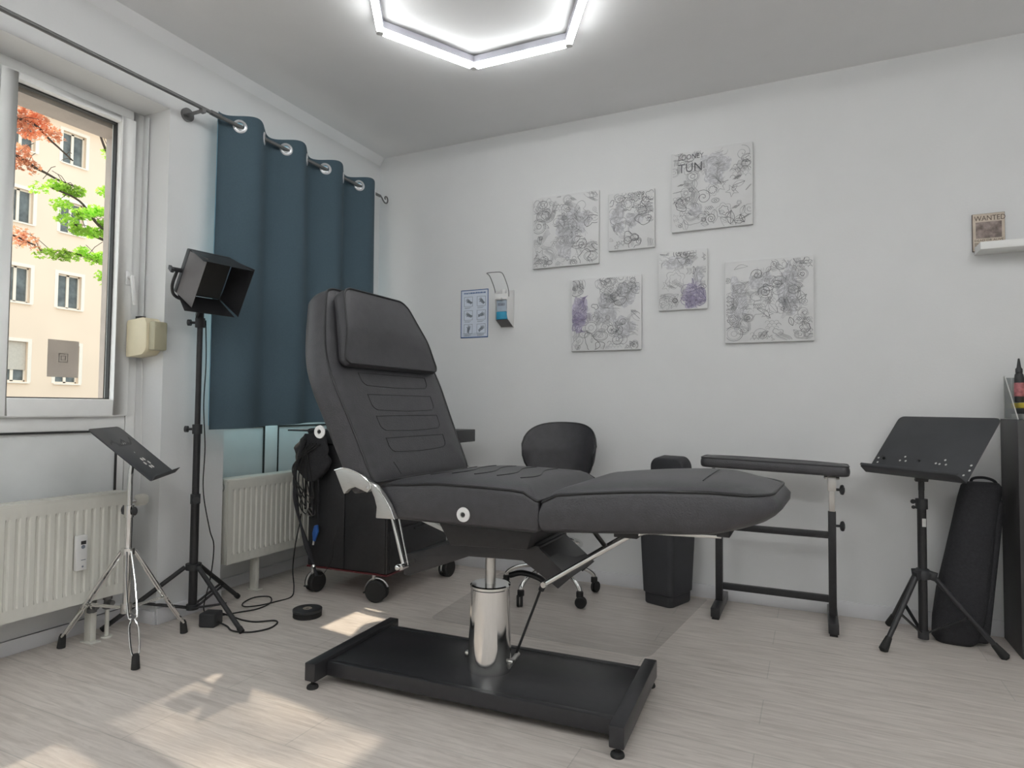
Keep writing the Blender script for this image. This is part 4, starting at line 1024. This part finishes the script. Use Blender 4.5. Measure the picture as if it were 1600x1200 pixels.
def handshape(mb, cx_, cz_, s_, ang, two):
    pal = [(-.5, -.35), (.2, -.4), (.45, -.2), (.5, .2), (.2, .35), (-.5, .3)]
    def tr(u, v): return V(cx_+s_*(u*cos(ang)-v*sin(ang)), -.0037, cz_+s_*(u*sin(ang)+v*cos(ang)))
    mb.add([tr(u, v) for u, v in pal], [list(range(6))])
    for k in range(4):
        v = -.3+.19*k; mb.add([tr(.4, v-.06), tr(.95-.1*abs(k-1.5), v-.05+.06*k), tr(.95-.1*abs(k-1.5), v+.06+.06*k), tr(.4, v+.09)], [[0, 1, 2, 3]])
    mb.add([tr(-.1, .3), tr(.25, .7), tr(.37, .6), tr(.15, .25)], [[0, 1, 2, 3]])
    if two: mb.add([tr(-1, -.5), tr(-.4, -.4), tr(-.4, .1), tr(-.9, .2)], [[0, 1, 2, 3]])
for r_ in range(3):
    for c_ in range(2):
        cx_ = x0+.055+.093*c_; cz_ = z1-.075-.088*r_; hw = .031
        for lo, hi in (((-hw, -hw), (hw, -hw+.002)), ((-hw, hw-.002), (hw, hw)), ((-hw, -hw), (-hw+.002, hw)), ((hw-.002, -hw), (hw, hw))):
            g.box((cx_+lo[0], -.0036, cz_+lo[1]), (cx_+hi[0], -.003, cz_+hi[1]))
        handshape(pk, cx_+.003, cz_+.001, .026, [2.4, 2.2, 2.5, .1, 1.2, .5][r_*2+c_], True)
        for j in range(2): g.box((cx_-.028, -.0034, cz_-hw-.008-.006*j), (cx_+.02-.01*j, -.003, cz_-hw-.006-.006*j))
for j in range(3): g.box((x0+.015, -.0034, z0+.014+.007*j), (x1-.03, -.003, z0+.0155+.007*j))
build('picture_frame', g, 'greyprint', ps, smooth=0, label='thin grey picture boxes')
build('hand_picture', pk, 'greyprint', ps, smooth=0, label='grey drawings of hands')

dp = thing('soap_dispenser', 'white wall dispenser with wire lever and blue bottle', 'dispenser', (.955, 0, 1.49))
dx0, dx1 = .912, .998
prof = [(-.002, 1.492), (-.002, 1.725), (-.085, 1.705), (-.100, 1.690), (-.100, 1.560), (-.088, 1.535)]
for s_, xx in ((0, dx0), (1, dx1-.0025)):
    build('side_plate', MB().prism(prof, (xx, 0, 0), (0, 1, 0), (0, 0, 1), (.0025, 0, 0)), 'white', dp, bevel=.0008)
build('back_plate', MB().box((dx0+.0026, -.006, 1.495), (dx1-.0026, -.001, 1.722)), 'white', dp)
build('front_plate', MB().box((dx0+.0026, -.099, 1.655), (dx1-.0026, -.094, 1.690)), 'white', dp, bevel=.001)
build('pump_head', MB().cyl((.955, -.06, 1.655), (.955, -.06, 1.722), .016, n=16).bar((.955, -.06, 1.668), (.955, -.125, 1.655), .018, .014), 'white', dp, bevel=.002)
bo = build('bottle', MB().box((dx0+.008, -.089, 1.582), (dx1-.008, -.012, 1.600)).box((dx0+.008, -.089, 1.600), (dx1-.008, -.012, 1.654)), 'bottlegrey', dp, bevel=.004, label='translucent bottle')
build('liquid', MB().box((dx0+.008, -.091, 1.535), (dx1-.008, -.012, 1.5815)), 'liquid', bo, bevel=.002, label='blue liquid')
build('bottle_label', MB().box((dx0+.018, -.0905, 1.618), (dx1-.020, -.0895, 1.634)), 'greyprint', bo, label='small dark label')
build('drip_base', MB().prism([(-.088, 1.533), (-.01, 1.497), (-.01, 1.534)], (dx0+.003, 0, 0), (0, 1, 0), (0, 0, 1), (dx1-dx0-.006, 0, 0)), 'lampgrey', dp)
lev = [(dx0-.003, -.085, 1.672), (dx0-.003, -.088, 1.706), (dx0-.003, -.115, 1.745), (dx0-.003, -.165, 1.790), (dx0-.003, -.20, 1.797), (dx0+.02, -.215, 1.797), (dx1-.02, -.215, 1.797), (dx1+.003, -.20, 1.797), (dx1+.003, -.165, 1.790), (dx1+.003, -.115, 1.745), (dx1+.003, -.088, 1.706), (dx1+.003, -.085, 1.672)]
build('lever', MB().tube(bez(lev, 5), .0025, 8), 'rodm', dp, label='bent wire elbow lever')

# ------------------------------------------------------------ chrome tripod with sloping plate
ms = thing('chrome_tripod_desk', 'chrome double braced tripod with a sloping black plate near the radiator', 'music stand', (.12, -1.83, 0))
o_, W_, H_, N_ = deskframe(.21, -1.747, .70, -2.255, .844)
W2, H2 = .34, .304
pp = rounded([(-W2/2, 0), (W2/2, 0), (W2/2, H2), (-W2/2, H2)], [.004, .004, .03, .03], 6, .3)
pd = build('desk_plate', MB().prism([(p.x, p.y) for p in pp], o_, W_, H_, N_*-.0025), 'desk', ms, bevel=.0006)
build('lip', MB().prism([(-W2/2, 0), (W2/2, 0), (W2/2, .028), (-W2/2, .028)], o_, W_, N_, H_*-.0025), 'desk', pd)
def flat(mb, poly): mb.prism(poly, o_+N_*.0002, W_, H_, N_*.0006)
hm = MB()
rn = random.Random(8)
for k in range(17):
    a = -.125+.0155*k; z_ = .205+.012*sin(k*.9); h_ = rn.uniform(.010, .026); s_ = rn.uniform(-.004, .004)
    flat(hm, [(a, z_), (a+.008, z_+.002), (a+.009+s_, z_+h_), (a+s_, z_+h_-.004)])
for k in range(9):
    a = -.07+.0155*k; flat(hm, [(a, .192), (a+.009, .196), (a+.006, .205)])
build('cutout', hm, 'black', pd, smooth=0, label='dark cut-out ornament')
hm = MB()
for k in range(6):
    a = 2*PI*k/6; c_ = (.0+.026*cos(a), .085+.026*sin(a)); flat(hm, [(c_[0]+.009*cos(t), c_[1]+.009*sin(t)) for t in [2*PI*j/10 for j in range(10)]])
build('cutout', hm, 'label', pd, smooth=0, label='flower shaped holes showing the pale wall')
hm = MB(); flat(hm, [(.003*cos(t)+.0, .150+.004*sin(t)) for t in [2*PI*j/8 for j in range(8)]])
for k in range(3): flat(hm, [(-.03+.02*k, .20), (-.022+.02*k, .202), (-.021+.02*k, .210)])
build('cutout', hm, 'label', pd, smooth=0, label='tiny pale hole')
pxy = V(.12, -1.83, 0)
hinge = o_+H_*.135-N_*.018
build('tilt_arm', MB().tube(bez([pxy+V(0, 0, .665), pxy+V(.0, 0, .70), tuple((pxy+V(0, 0, .735)).lerp(hinge, .5)), tuple(hinge)], 5), .0105, 10).cyl(hinge-W_*.025, hinge+W_*.025, .009, n=12), 'chrome', ms)
build('upper_pole', MB().cyl(pxy+V(0, 0, .56), pxy+V(0, 0, .67), .0105, n=18), 'chrome', ms)
build('lower_pole', MB().cyl(pxy+V(0, 0, .15), pxy+V(0, 0, .56), .0145, n=20), 'chrome', ms)
build('collar', MB().cyl(pxy+V(0, 0, .535), pxy+V(0, 0, .585), .0185, n=20), 'chrome', ms)
build('wing_screw', MB().cyl(pxy+V(-.034, 0, .562), pxy+V(.034, 0, .562), .006, n=10).bar(pxy+V(-.038, 0, .545), pxy+V(-.030, 0, .580), .008, .014).ball(pxy+V(-.034, 0, .562), .014, sc=(.8, .8, 1.3)).ball(pxy+V(.034, 0, .562), .014, sc=(.8, .8, 1.3)), 'plastic', ms)
build('hub', MB().cyl(pxy+V(0, 0, .385), pxy+V(0, 0, .410), .026, n=18), 'chrome', ms)
build('lower_hub', MB().cyl(pxy+V(0, 0, .148), pxy+V(0, 0, .185), .021, n=18), 'steel', ms)
for k, (ex_, ey_) in enumerate(((-.128, -1.938), (.348, -1.938), (.165, -1.592))):
    f_ = V(ex_, ey_, 0); d_ = (f_-pxy).normalized(); s_ = V(-d_.y, d_.x, 0); top = pxy+d_*.024+V(0, 0, .398); knee = pxy.lerp(f_, .62)+V(0, 0, .178); ft = f_-d_*.006+V(0, 0, .040)
    lg = MB()
    for sg in (-1, 1):
        lg.tube(bez([top+s_*sg*.008, top.lerp(knee, .5)+s_*sg*.015, knee+s_*sg*.015, knee.lerp(ft, .12)+s_*sg*.006, knee.lerp(ft, .3)+s_*sg*.015, knee.lerp(ft, .8)+s_*sg*.014, ft+s_*sg*.004], 5), .004 if k == 1 else .0055, 8)
    L_ = build('leg', lg, 'chrome', ms)
    if k != 1: build('leg_strap', MB().bar(top, knee, .022, .004, upv=s_.cross(knee-top)).bar(knee+V(0, 0, .012), ft, .022, .004), 'chrome', L_)
    build('rubber_foot', MB().lathe([(.009, 0), (.013, .010), (.0155, .055), (.011, .058)], ft+V(0, 0, .016)-d_*.003, (d_*.10+V(0, 0, -1)).normalized(), 14), 'rubber', L_)
    for sg in (-1, 1): build('brace', MB().bar(pxy+d_*.018+s_*sg*.009+V(0, 0, .168), knee+s_*sg*.010+V(0, 0, .0), .010, .003), 'chrome', ms)

# ------------------------------------------------------------ studio light on stand
sl_ = thing('studio_light_stand', 'black tripod light stand carrying a square lamp with barn doors', 'studio light', (.055, -1.47, 0))
pc_ = V(.055, -1.47, 0)
build('lower_pole', MB().cyl(pc_+V(0, 0, .05), pc_+V(0, 0, .565), .0185, n=20), 'black', sl_)
build('middle_pole', MB().cyl(pc_+V(0, 0, .565), pc_+V(0, 0, .885), .0155, n=18), 'black', sl_)
build('upper_pole', MB().cyl(pc_+V(0, 0, .885), pc_+V(0, 0, 1.385), .0125, n=18), 'black', sl_)
for z_, sg in ((.56, 1), (.885, -1), (1.385, -1)):
    build('collar', MB().cyl(pc_+V(0, 0, z_-.022), pc_+V(0, 0, z_+.022), .0215, n=18), 'plastic', sl_)
    build('knob', MB().cyl(pc_, pc_+V(0, 0, .001), .001, n=6).cyl(pc_+V(sg*.02, -.003, z_), pc_+V(sg*.04, -.006, z_), .006, n=10).cyl(pc_+V(sg*.036, -.006, z_), pc_+V(sg*.048, -.007, z_), .017, n=12), 'plastic', sl_) if 0 else build('knob', MB().cyl(pc_+V(sg*.018, -.012, z_), pc_+V(sg*.036, -.024, z_), .006, n=10).cyl(pc_+V(sg*.034, -.022, z_), pc_+V(sg*.046, -.030, z_), .015, n=12), 'plastic', sl_)
build('hub', MB().cyl(pc_+V(0, 0, .235), pc_+V(0, 0, .262), .034, n=18), 'plastic', sl_)
build('brace_hub', MB().cyl(pc_+V(0, 0, .052), pc_+V(0, 0, .075), .027, n=18), 'plastic', sl_)
for ex_, ey_ in ((.403, -1.494), (-.160, -1.752), (-.030, -1.135)):
    f_ = V(ex_, ey_, .010); d_ = (V(ex_, ey_, 0)-pc_).normalized(); top = pc_+d_*.035+V(0, 0, .248)
    if ex_ == -.160: top = pc_+d_*.035+V(0, 0, .248)
    L_ = build('leg', MB().cyl(top, f_, .0105, n=12), 'black', sl_)
    build('rubber_foot', MB().cyl(f_.lerp(top, .06), f_, .0125, n=12), 'rubber', L_)
    md = top.lerp(f_, .58); s_ = V(-d_.y, d_.x, 0)
    build('brace', MB().bar(pc_+d_*.025+s_*.012+V(0, 0, .063), md+s_*.012, .012, .005), 'black', sl_)
    build('brace', MB().bar(pc_+d_*.025-s_*.012+V(0, 0, .063), md-s_*.012, .012, .005), 'black', sl_)
# lamp head: local axes: n forward, a sideways, b up
LA = dict(c=V(.145, -1.52, 1.590), az=R(-8), tilt=R(-30))
n_ = V(cos(LA['az'])*cos(LA['tilt']), sin(LA['az'])*cos(LA['tilt']), sin(LA['tilt']))
a_ = V(sin(LA['az']), -cos(LA['az']), 0).normalized()   # toward camera side
b_ = a_.cross(n_).normalized()
if b_.z < 0: b_ = -b_
lc = LA['c']
def lbox(mb, an, aa, ab, bn, ba, bb):
    vs = [lc+n_*x+a_*y+b_*z for z in (ab, bb) for y in (aa, ba) for x in (an, bn)]
    return mb.add(vs, [[0, 2, 3, 1], [4, 5, 7, 6], [0, 1, 5, 4], [2, 6, 7, 3], [0, 4, 6, 2], [1, 3, 7, 5]])
hw = .105
lh = build('lamp_head', lbox(lbox(MB(), -.030, -hw, -hw, .0, hw, hw), -.048, -.07, -.06, -.0301, .07, .06), 'plastic', sl_, bevel=.006)
build('led_face', lbox(MB(), .0002, -hw+.01, -hw+.01, .002, hw-.01, hw-.01), 'leddark', lh)
def flap(e0, e1, dirn, out, ln, spread, mt, nm):
    d = (n_*cos(spread)+out*sin(spread)); A = lc+e0; B = lc+e1; ex_ = (B-A); L_ = ex_.length; ex_.normalize(); t_ = .11
    sp = ln*t_*2.6
    P_ = [(0.004, 0), (L_-.004, 0), (L_+sp*.4, ln), (-sp*.4, ln)]
    return build('barn_door', MB().prism(P_, A+n_*.003, ex_, d, ex_.cross(d)*.0015), mt, lh, smooth=0, label=nm)
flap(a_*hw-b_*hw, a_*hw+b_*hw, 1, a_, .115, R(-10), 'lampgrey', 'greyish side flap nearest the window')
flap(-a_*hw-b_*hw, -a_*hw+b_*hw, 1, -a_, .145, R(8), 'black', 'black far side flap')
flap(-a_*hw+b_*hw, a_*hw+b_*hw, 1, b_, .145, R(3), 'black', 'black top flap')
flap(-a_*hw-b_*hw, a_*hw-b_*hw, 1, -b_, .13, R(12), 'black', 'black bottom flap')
# yoke
yk = MB(); yy0 = hw+.018
yk.tube(bez([lc+a_*yy0-n_*.015+b_*0, lc+a_*yy0-n_*.015-b_*.08, lc+a_*(yy0-.03)-n_*.010-b_*.125, lc-n_*.005-b_*.135, lc-a_*(yy0-.03)-n_*.010-b_*.125, lc-a_*yy0-n_*.015-b_*.08, lc-a_*yy0-n_*.015], 6), .007, 8)
build('yoke', yk, 'black', sl_)
build('yoke_knob', MB().cyl(lc+a_*(yy0-.02)-n_*.015, lc+a_*(yy0+.025)-n_*.015, .010, n=12).bar(lc+a_*(yy0+.025)-n_*.035, lc+a_*(yy0+.032)+n_*.008, .012, .018), 'plastic', sl_)
build('battery_label', lbox(MB(), -.0495, -.02, -.05, -.0482, .06, .05), 'yellow' if 0 else 'beige', lh, label='pale yellow label on the back')
bot = lc-n_*.005-b_*.135
build('mount', MB().cyl(pc_+V(0, 0, 1.405), pc_+V(0, 0, 1.44), .016, n=14).cyl(pc_+V(0, 0, 1.43), bot, .010, n=12).bar(pc_+V(.0, -.02, 1.415), pc_+V(.045, -.045, 1.435), .010, .02), 'plastic', sl_)
cabp = [pc_+V(.0, .03, 1.40), pc_+V(.022, .02, 1.2), pc_+V(.020, .015, 1.0), pc_+V(.030, .02, .80), pc_+V(.026, .02, .60), pc_+V(.05, .04, .42), pc_+V(.07, .05, .34), pc_+V(.055, .05, .2), pc_+V(.05, .02, .06), (.12, -1.43, .012), (.14, -1.47, .006)]
solo('lamp_power_cord', MB().tube(bez(cabp, 8), .0028, 6), 'rubber', 'thin black cord running down the light stand pole', 'cable', (.1, -1.45, 0))
br_ = thing('power_adapter', 'black power adapter brick on the floor under the light stand', 'power adapter', (.185, -1.475, 0))
build('brick', MB().box((.150, -1.515, 0), (.225, -1.44, .062), rz=R(20)), 'plastic', br_, bevel=.008, seg=3)
z_ = .004
fc = thing('floor_cable', 'black cable looped on the floor beside the light stand', 'cable', (.25, -1.3, 0))
def flo(px): return px
build('cable', MB().tube(bez([(.22, -1.47, .02), (.27, -1.46, z_), (.34, -1.49, z_), (.42, -1.47, z_), (.46, -1.40, z_), (.44, -1.33, z_), (.40, -1.31, z_), (.34, -1.36, z_), (.27, -1.37, z_), (.20, -1.36, z_), (.155, -1.40, .03)], 10), .0038, 8), 'rubber', fc)
build('cable', MB().tube(bez([(.13, -1.45, .02), (.13, -1.36, z_), (.16, -1.30, z_), (.20, -1.22, z_), (.18, -1.12, z_), (.10, -1.05, z_), (.04, -1.09, z_), (.06, -1.18, z_), (.13, -1.24, z_+.007), (.18, -1.20, z_+.007), (.19, -1.10, z_), (.20, -1.0, z_), (.15, -.93, .03), (.12, -.91, .12), (.13, -.905, .25), (.165, -.915, .36), (.18, -.92, .42)], 10), .0032, 8), 'rubber', fc)

# round tin on the floor
tn = thing('round_tin', 'flat round black tin lying on the floor near the cart', 'tin', (.485, -1.19, 0))
build('base', MB().lathe([(.063, 0), (.066, .002), (.066, .022), (.064, .024)], (.485, -1.185, 0), n=40), 'rubber', tn)
build('lid', MB().lathe([(.066, .0245), (.0675, .026), (.0675, .036), (.065, .038), (.02, .038)], (.485, -1.185, 0), n=40), 'plastic', tn)
build('emblem', MB().torus((.485, -1.185, .038), (0, 0, 1), .020, .0012, 6, 6).torus((.485, -1.185, .038), (0, 0, 1), .012, .001, 20, 6), 'oldpaper', tn, label='pale ring emblem')

# clear floor mat
mtp = rounded([(1.02, -.955), (2.06, -.965), (2.155, -.03), (.95, -.03)], [.05, .06, .03, .05], 6, .3)
solo('floor_mat', MB().prism([(p.x, p.y) for p in mtp], (0, 0, .0004), (1, 0, 0), (0, 1, 0), (0, 0, .0016)), 'mat', 'clear vinyl chair mat on the floor under the rolling stool', 'floor mat', (1.5, -.5, 0), smooth=0)

# ------------------------------------------------------------ outside
KS = 1.65
def fy(y): return -3.525+(y+3.525)*KS
def fz(z): return 1+(z-1)*KS
FX = -24.8
bd = thing('apartment_building', 'cream apartment building across the street seen through the window', 'building', (FX-4, 12, -.6))
cols = [fy(6.15)+k*1.9 for k in (-4, -3, -2, -1, 0, 1, 2)]
rows = [(1.50, 2.43), (3.35, 4.18), (5.22, 6.0), (6.95, 7.74)]
wh = MB(); wh.box((FX-.6, -2, -.6), (FX-.25, 22, 12.9))
# wall skin built as strips around openings
ys_ = sorted([(c-.9, c) for c in cols]); zs_ = [(fz(a), fz(b)) for a, b in rows]
prev = -.6
for a, b in zs_:
    wh.box((FX-.25, -2, prev), (FX, 22, a)); prev = b
    pv = -2
    for c0, c1 in ys_: wh.box((FX-.25, pv, a), (FX, c0, b)); pv = c1
    wh.box((FX-.25, pv, a), (FX, 22, b))
wh.box((FX-.25, -2, prev), (FX, 22, 12.9)); wh.box((FX-9, -2, -.6), (FX-.6, 22, 12.9))
build('wall', wh, 'facade', bd, smooth=0)
build('eaves', MB().box((FX-.2, -2.3, 12.50), (FX+.55, 22.3, 12.95)), 'surround', bd, smooth=0)
build('gutter', MB().box((FX+.55, -2.3, 12.62), (FX+.70, 22.3, 12.78)), 'shutter', bd, smooth=0, label='grey gutter')
build('roof', MB().prism([(FX+.6, 12.95), (FX-9.5, 12.95), (FX-4.5, 16)], (0, -2.3, 0), (1, 0, 0), (0, 0, 1), (0, 24.6, 0)), 'roof', bd, smooth=0)
for ri, (a, b) in enumerate(zs_):
    for ci, (c0, c1) in enumerate(ys_):
        s_ = MB(); t_ = .13
        for lo, hi in (((c0-t_, a-.02), (c0, b+t_)), ((c1, a-.02), (c1+t_, b+t_)), ((c0, b), (c1, b+t_))): s_.box((FX, lo[0], lo[1]), (FX+.015, hi[0], hi[1]))
        s_.box((FX-.20, c0-.06, a-.06), (FX+.09, c1+.06, a)) if 0 else s_.box((FX+.0, c0-.06, a-.07), (FX+.09, c1+.06, a-.02))
        wf = build('window', s_, 'surround', bd, smooth=0)
        f = MB(); fx0, fx1 = FX-.22, FX-.16; m_ = (c0+c1)/2; e_ = .05
        for lo, hi in (((c0, a), (c0+e_, b)), ((c1-e_, a), (c1, b)), ((m_-.05, a), (m_+.05, b)), ((c0, a), (c1, a+e_)), ((c0, b-e_), (c1, b))): f.box((fx0, lo[0], lo[1]), (fx1, hi[0], hi[1]))
        build('frame', f, 'surround', wf, smooth=0)
        build('pane', MB().box((FX-.215, c0, a), (FX-.205, c1, b)), 'winglass', wf, smooth=0)
        if ri == 0 and ci in (1, 3, 5): build('roller_shutter', MB().box((FX-.15, c0+.01, a+.45), (FX-.12, c1-.01, b-.01)), 'shutter', wf, smooth=0)
solo('street', MB().box((-60, -40, -.7), (OX, 60, -.6)), 'street', 'grey street ground outside between the buildings', 'street', (-12, 5, -.6), smooth=0)['kind'] = 'structure'
bpy.data.objects['street'].name = 'outside_ground'  # this is the street ground outside, not a trim
for k in ('label', 'category'):
    if k in bpy.data.objects['outside_ground']: del bpy.data.objects['outside_ground'][k]

def tree(name, label, leafm, trunk, branches, blobs, seed, ls=.075, twigs=True):
    t = thing(name, label, 'tree', trunk[0])
    rn = random.Random(seed)
    build('trunk', MB().tube(bez(trunk, 6), [max(.03, .16*(1-.8*i/((len(trunk)-1)*6))) for i in range((len(trunk)-1)*6+1)], 10), 'bark', t)
    b = MB()
    for br in branches:
        P_ = bez(br, 6); b.tube(P_, [.022*(1-.75*i/len(P_))+.003 for i in range(len(P_))], 6)
        for q in range(len(P_)//3):
            p = P_[rn.randrange(len(P_)//3, len(P_))]; e = p+V(rn.uniform(-.2, .2), rn.uniform(-.25, .25), rn.uniform(-.1, .25)); b.tube([p, p.lerp(e, .5)+V(0, 0, .03), e], .004, 5)
    build('branch', b, 'bark', t)
    f = MB()
    for (c, rad, n, *sz) in blobs:
        c = Vector(c); rad = Vector(rad); ls2 = sz[0] if sz else ls
        for _ in range(n):
            d = V(rn.gauss(0, 1), rn.gauss(0, 1), rn.gauss(0, 1)); d.normalize(); d *= rn.random()**.4
            p = c+V(d.x*rad.x, d.y*rad.y, d.z*rad.z); s_ = ls2*rn.uniform(.6, 1.25)
            nrm = V(rn.gauss(0, .8), rn.gauss(0, .8), 1).normalized(); x, y, _z = frame(nrm); a0 = rn.uniform(0, 6.28)
            x, y = x*cos(a0)+y*sin(a0), y*cos(a0)-x*sin(a0)
            sh = [(0, -.5), (.18, -.22), (.5, -.3), (.34, 0), (.55, .28), (.2, .2), (0, .62), (-.2, .2), (-.55, .28), (-.34, 0), (-.5, -.3), (-.18, -.22)]
            f.add([p+x*u*s_+y*v*s_+nrm*(abs(u)*s_*.25) for u, v in sh], [list(range(12))])
    fo = build('foliage', f, leafm, t, smooth=0)
    return t
G = [(.96, 3.66, 60), (1.18, 3.77, 130), (1.37, 3.75, 130), (1.22, 3.53, 90), (1.5, 3.49, 170), (1.66, 3.58, 150), (1.3, 3.36, 90), (1.47, 3.27, 150), (1.67, 3.28, 150), (1.82, 3.45, 120), (1.80, 3.88, 120), (1.83, 4.41, 90), (1.80, 4.72, 60), (1.05, 2.87, 50), (1.20, 2.87, 70), (1.36, 2.91, 90), (1.52, 2.98, 110), (1.68, 2.93, 110), (1.81, 3.0, 110), (1.80, 2.72, 90), (1.86, 2.64, 60), (2.0, 3.5, 200), (2.1, 3.0, 150), (2.15, 4.1, 150)]
tree('green_maple_tree', 'young green maple reaching into the right of the window view', 'leafg',
     [(-6.2, 3.2, -.6), (-6.15, 3.1, 1.2), (-6.1, 3.0, 2.6), (-6.0, 2.9, 4.2), (-6, 2.8, 6)],
     [[(-6.1, 3.0, 2.3), (-6, 2.4, 2.6), (-6, 1.9, 2.85), (-6, 1.4, 2.95), (-6, 1.0, 2.9)], [(-6.05, 2.95, 2.9), (-6, 2.2, 3.1), (-6, 1.7, 3.4), (-6, 1.45, 3.65), (-6, 1.1, 3.72)], [(-6, 2.9, 3.6), (-6, 2.2, 3.9), (-6, 1.85, 4.3), (-6, 1.66, 4.7), (-6, 1.7, 4.85)], [(-6, 2.2, 3.1), (-6, 1.85, 3.2), (-6, 1.6, 3.25), (-6, 1.35, 3.35)]],
     [((-6, y, z), (.14, .13, .075), n) for y, z, n in G]+[((-6, 3.0, 5.2), (.9, .7, 1.4), 1500)], 5, .052)
Rd = [(.75, 4.62, 60), (.83, 4.53, 90), (.93, 4.49, 90), (1.05, 4.42, 80), (1.12, 4.37, 50), (.76, 4.34, 90), (.87, 4.31, 80), (.73, 4.41, 60), (.96, 4.60, 60), (.74, 4.06, 60), (.81, 3.97, 60), (.88, 3.9, 30), (.74, 3.9, 50), (.76, 3.04, 50), (.84, 3.01, 40), (.77, 2.95, 40), (.94, 2.95, 20), (1.0, 4.9, 25), (1.3, 4.95, 20), (.5, 4.4, 200), (.45, 3.6, 200)]
SUNB = []  # high crown out of view, shaped to thin the sun at the wide window
rn = random.Random(21)
SUNB.append(((-6, -2.35, 8.55), (.9, 1.6, 1.3), 3300, .085))
for _ in range(9):
    SUNB.append(((-6+rn.uniform(-.7, .7), rn.uniform(-3.6, -1.25), rn.uniform(7.8, 9.3)), (.4, .25, .25), 60, .085))
tree('red_maple_tree', 'tall red leaved maple reaching into the left of the window view', 'leafr',
     [(-6.6, -1.9, -.6), (-6.5, -1.8, 2), (-6.4, -1.7, 4.5), (-6.2, -1.8, 7), (-6, -1.9, 9.5)],
     [[(-6.4, -1.7, 3.4), (-6.2, -.6, 3.9), (-6, .3, 4.2), (-6, .8, 4.45), (-6, 1.1, 4.3), (-6, 1.35, 4.15)], [(-6.4, -1.7, 2.8), (-6.2, -.5, 3.4), (-6, .5, 3.95), (-6, .95, 3.9), (-6, 1.2, 3.84), (-6, 1.45, 3.82)], [(-6.4, -1.7, 2.3), (-6.2, -.5, 2.7), (-6, .5, 3.0), (-6, .95, 2.95)], [(-6.2, -1.8, 6.5), (-6, -1.2, 8), (-6, -.9, 9.3)], [(-6.2, -1.8, 6.8), (-6, -2.8, 8.2), (-6, -3.4, 9.5)], [(-6.2, -1.8, 6), (-6, -.6, 4.9), (-6, .6, 4.75), (-6, 1.3, 4.95), (-6, 1.6, 4.9)]],
     [((-6, y, z), (.13, .13, .09), n) for y, z, n in Rd]+SUNB, 6, .050)
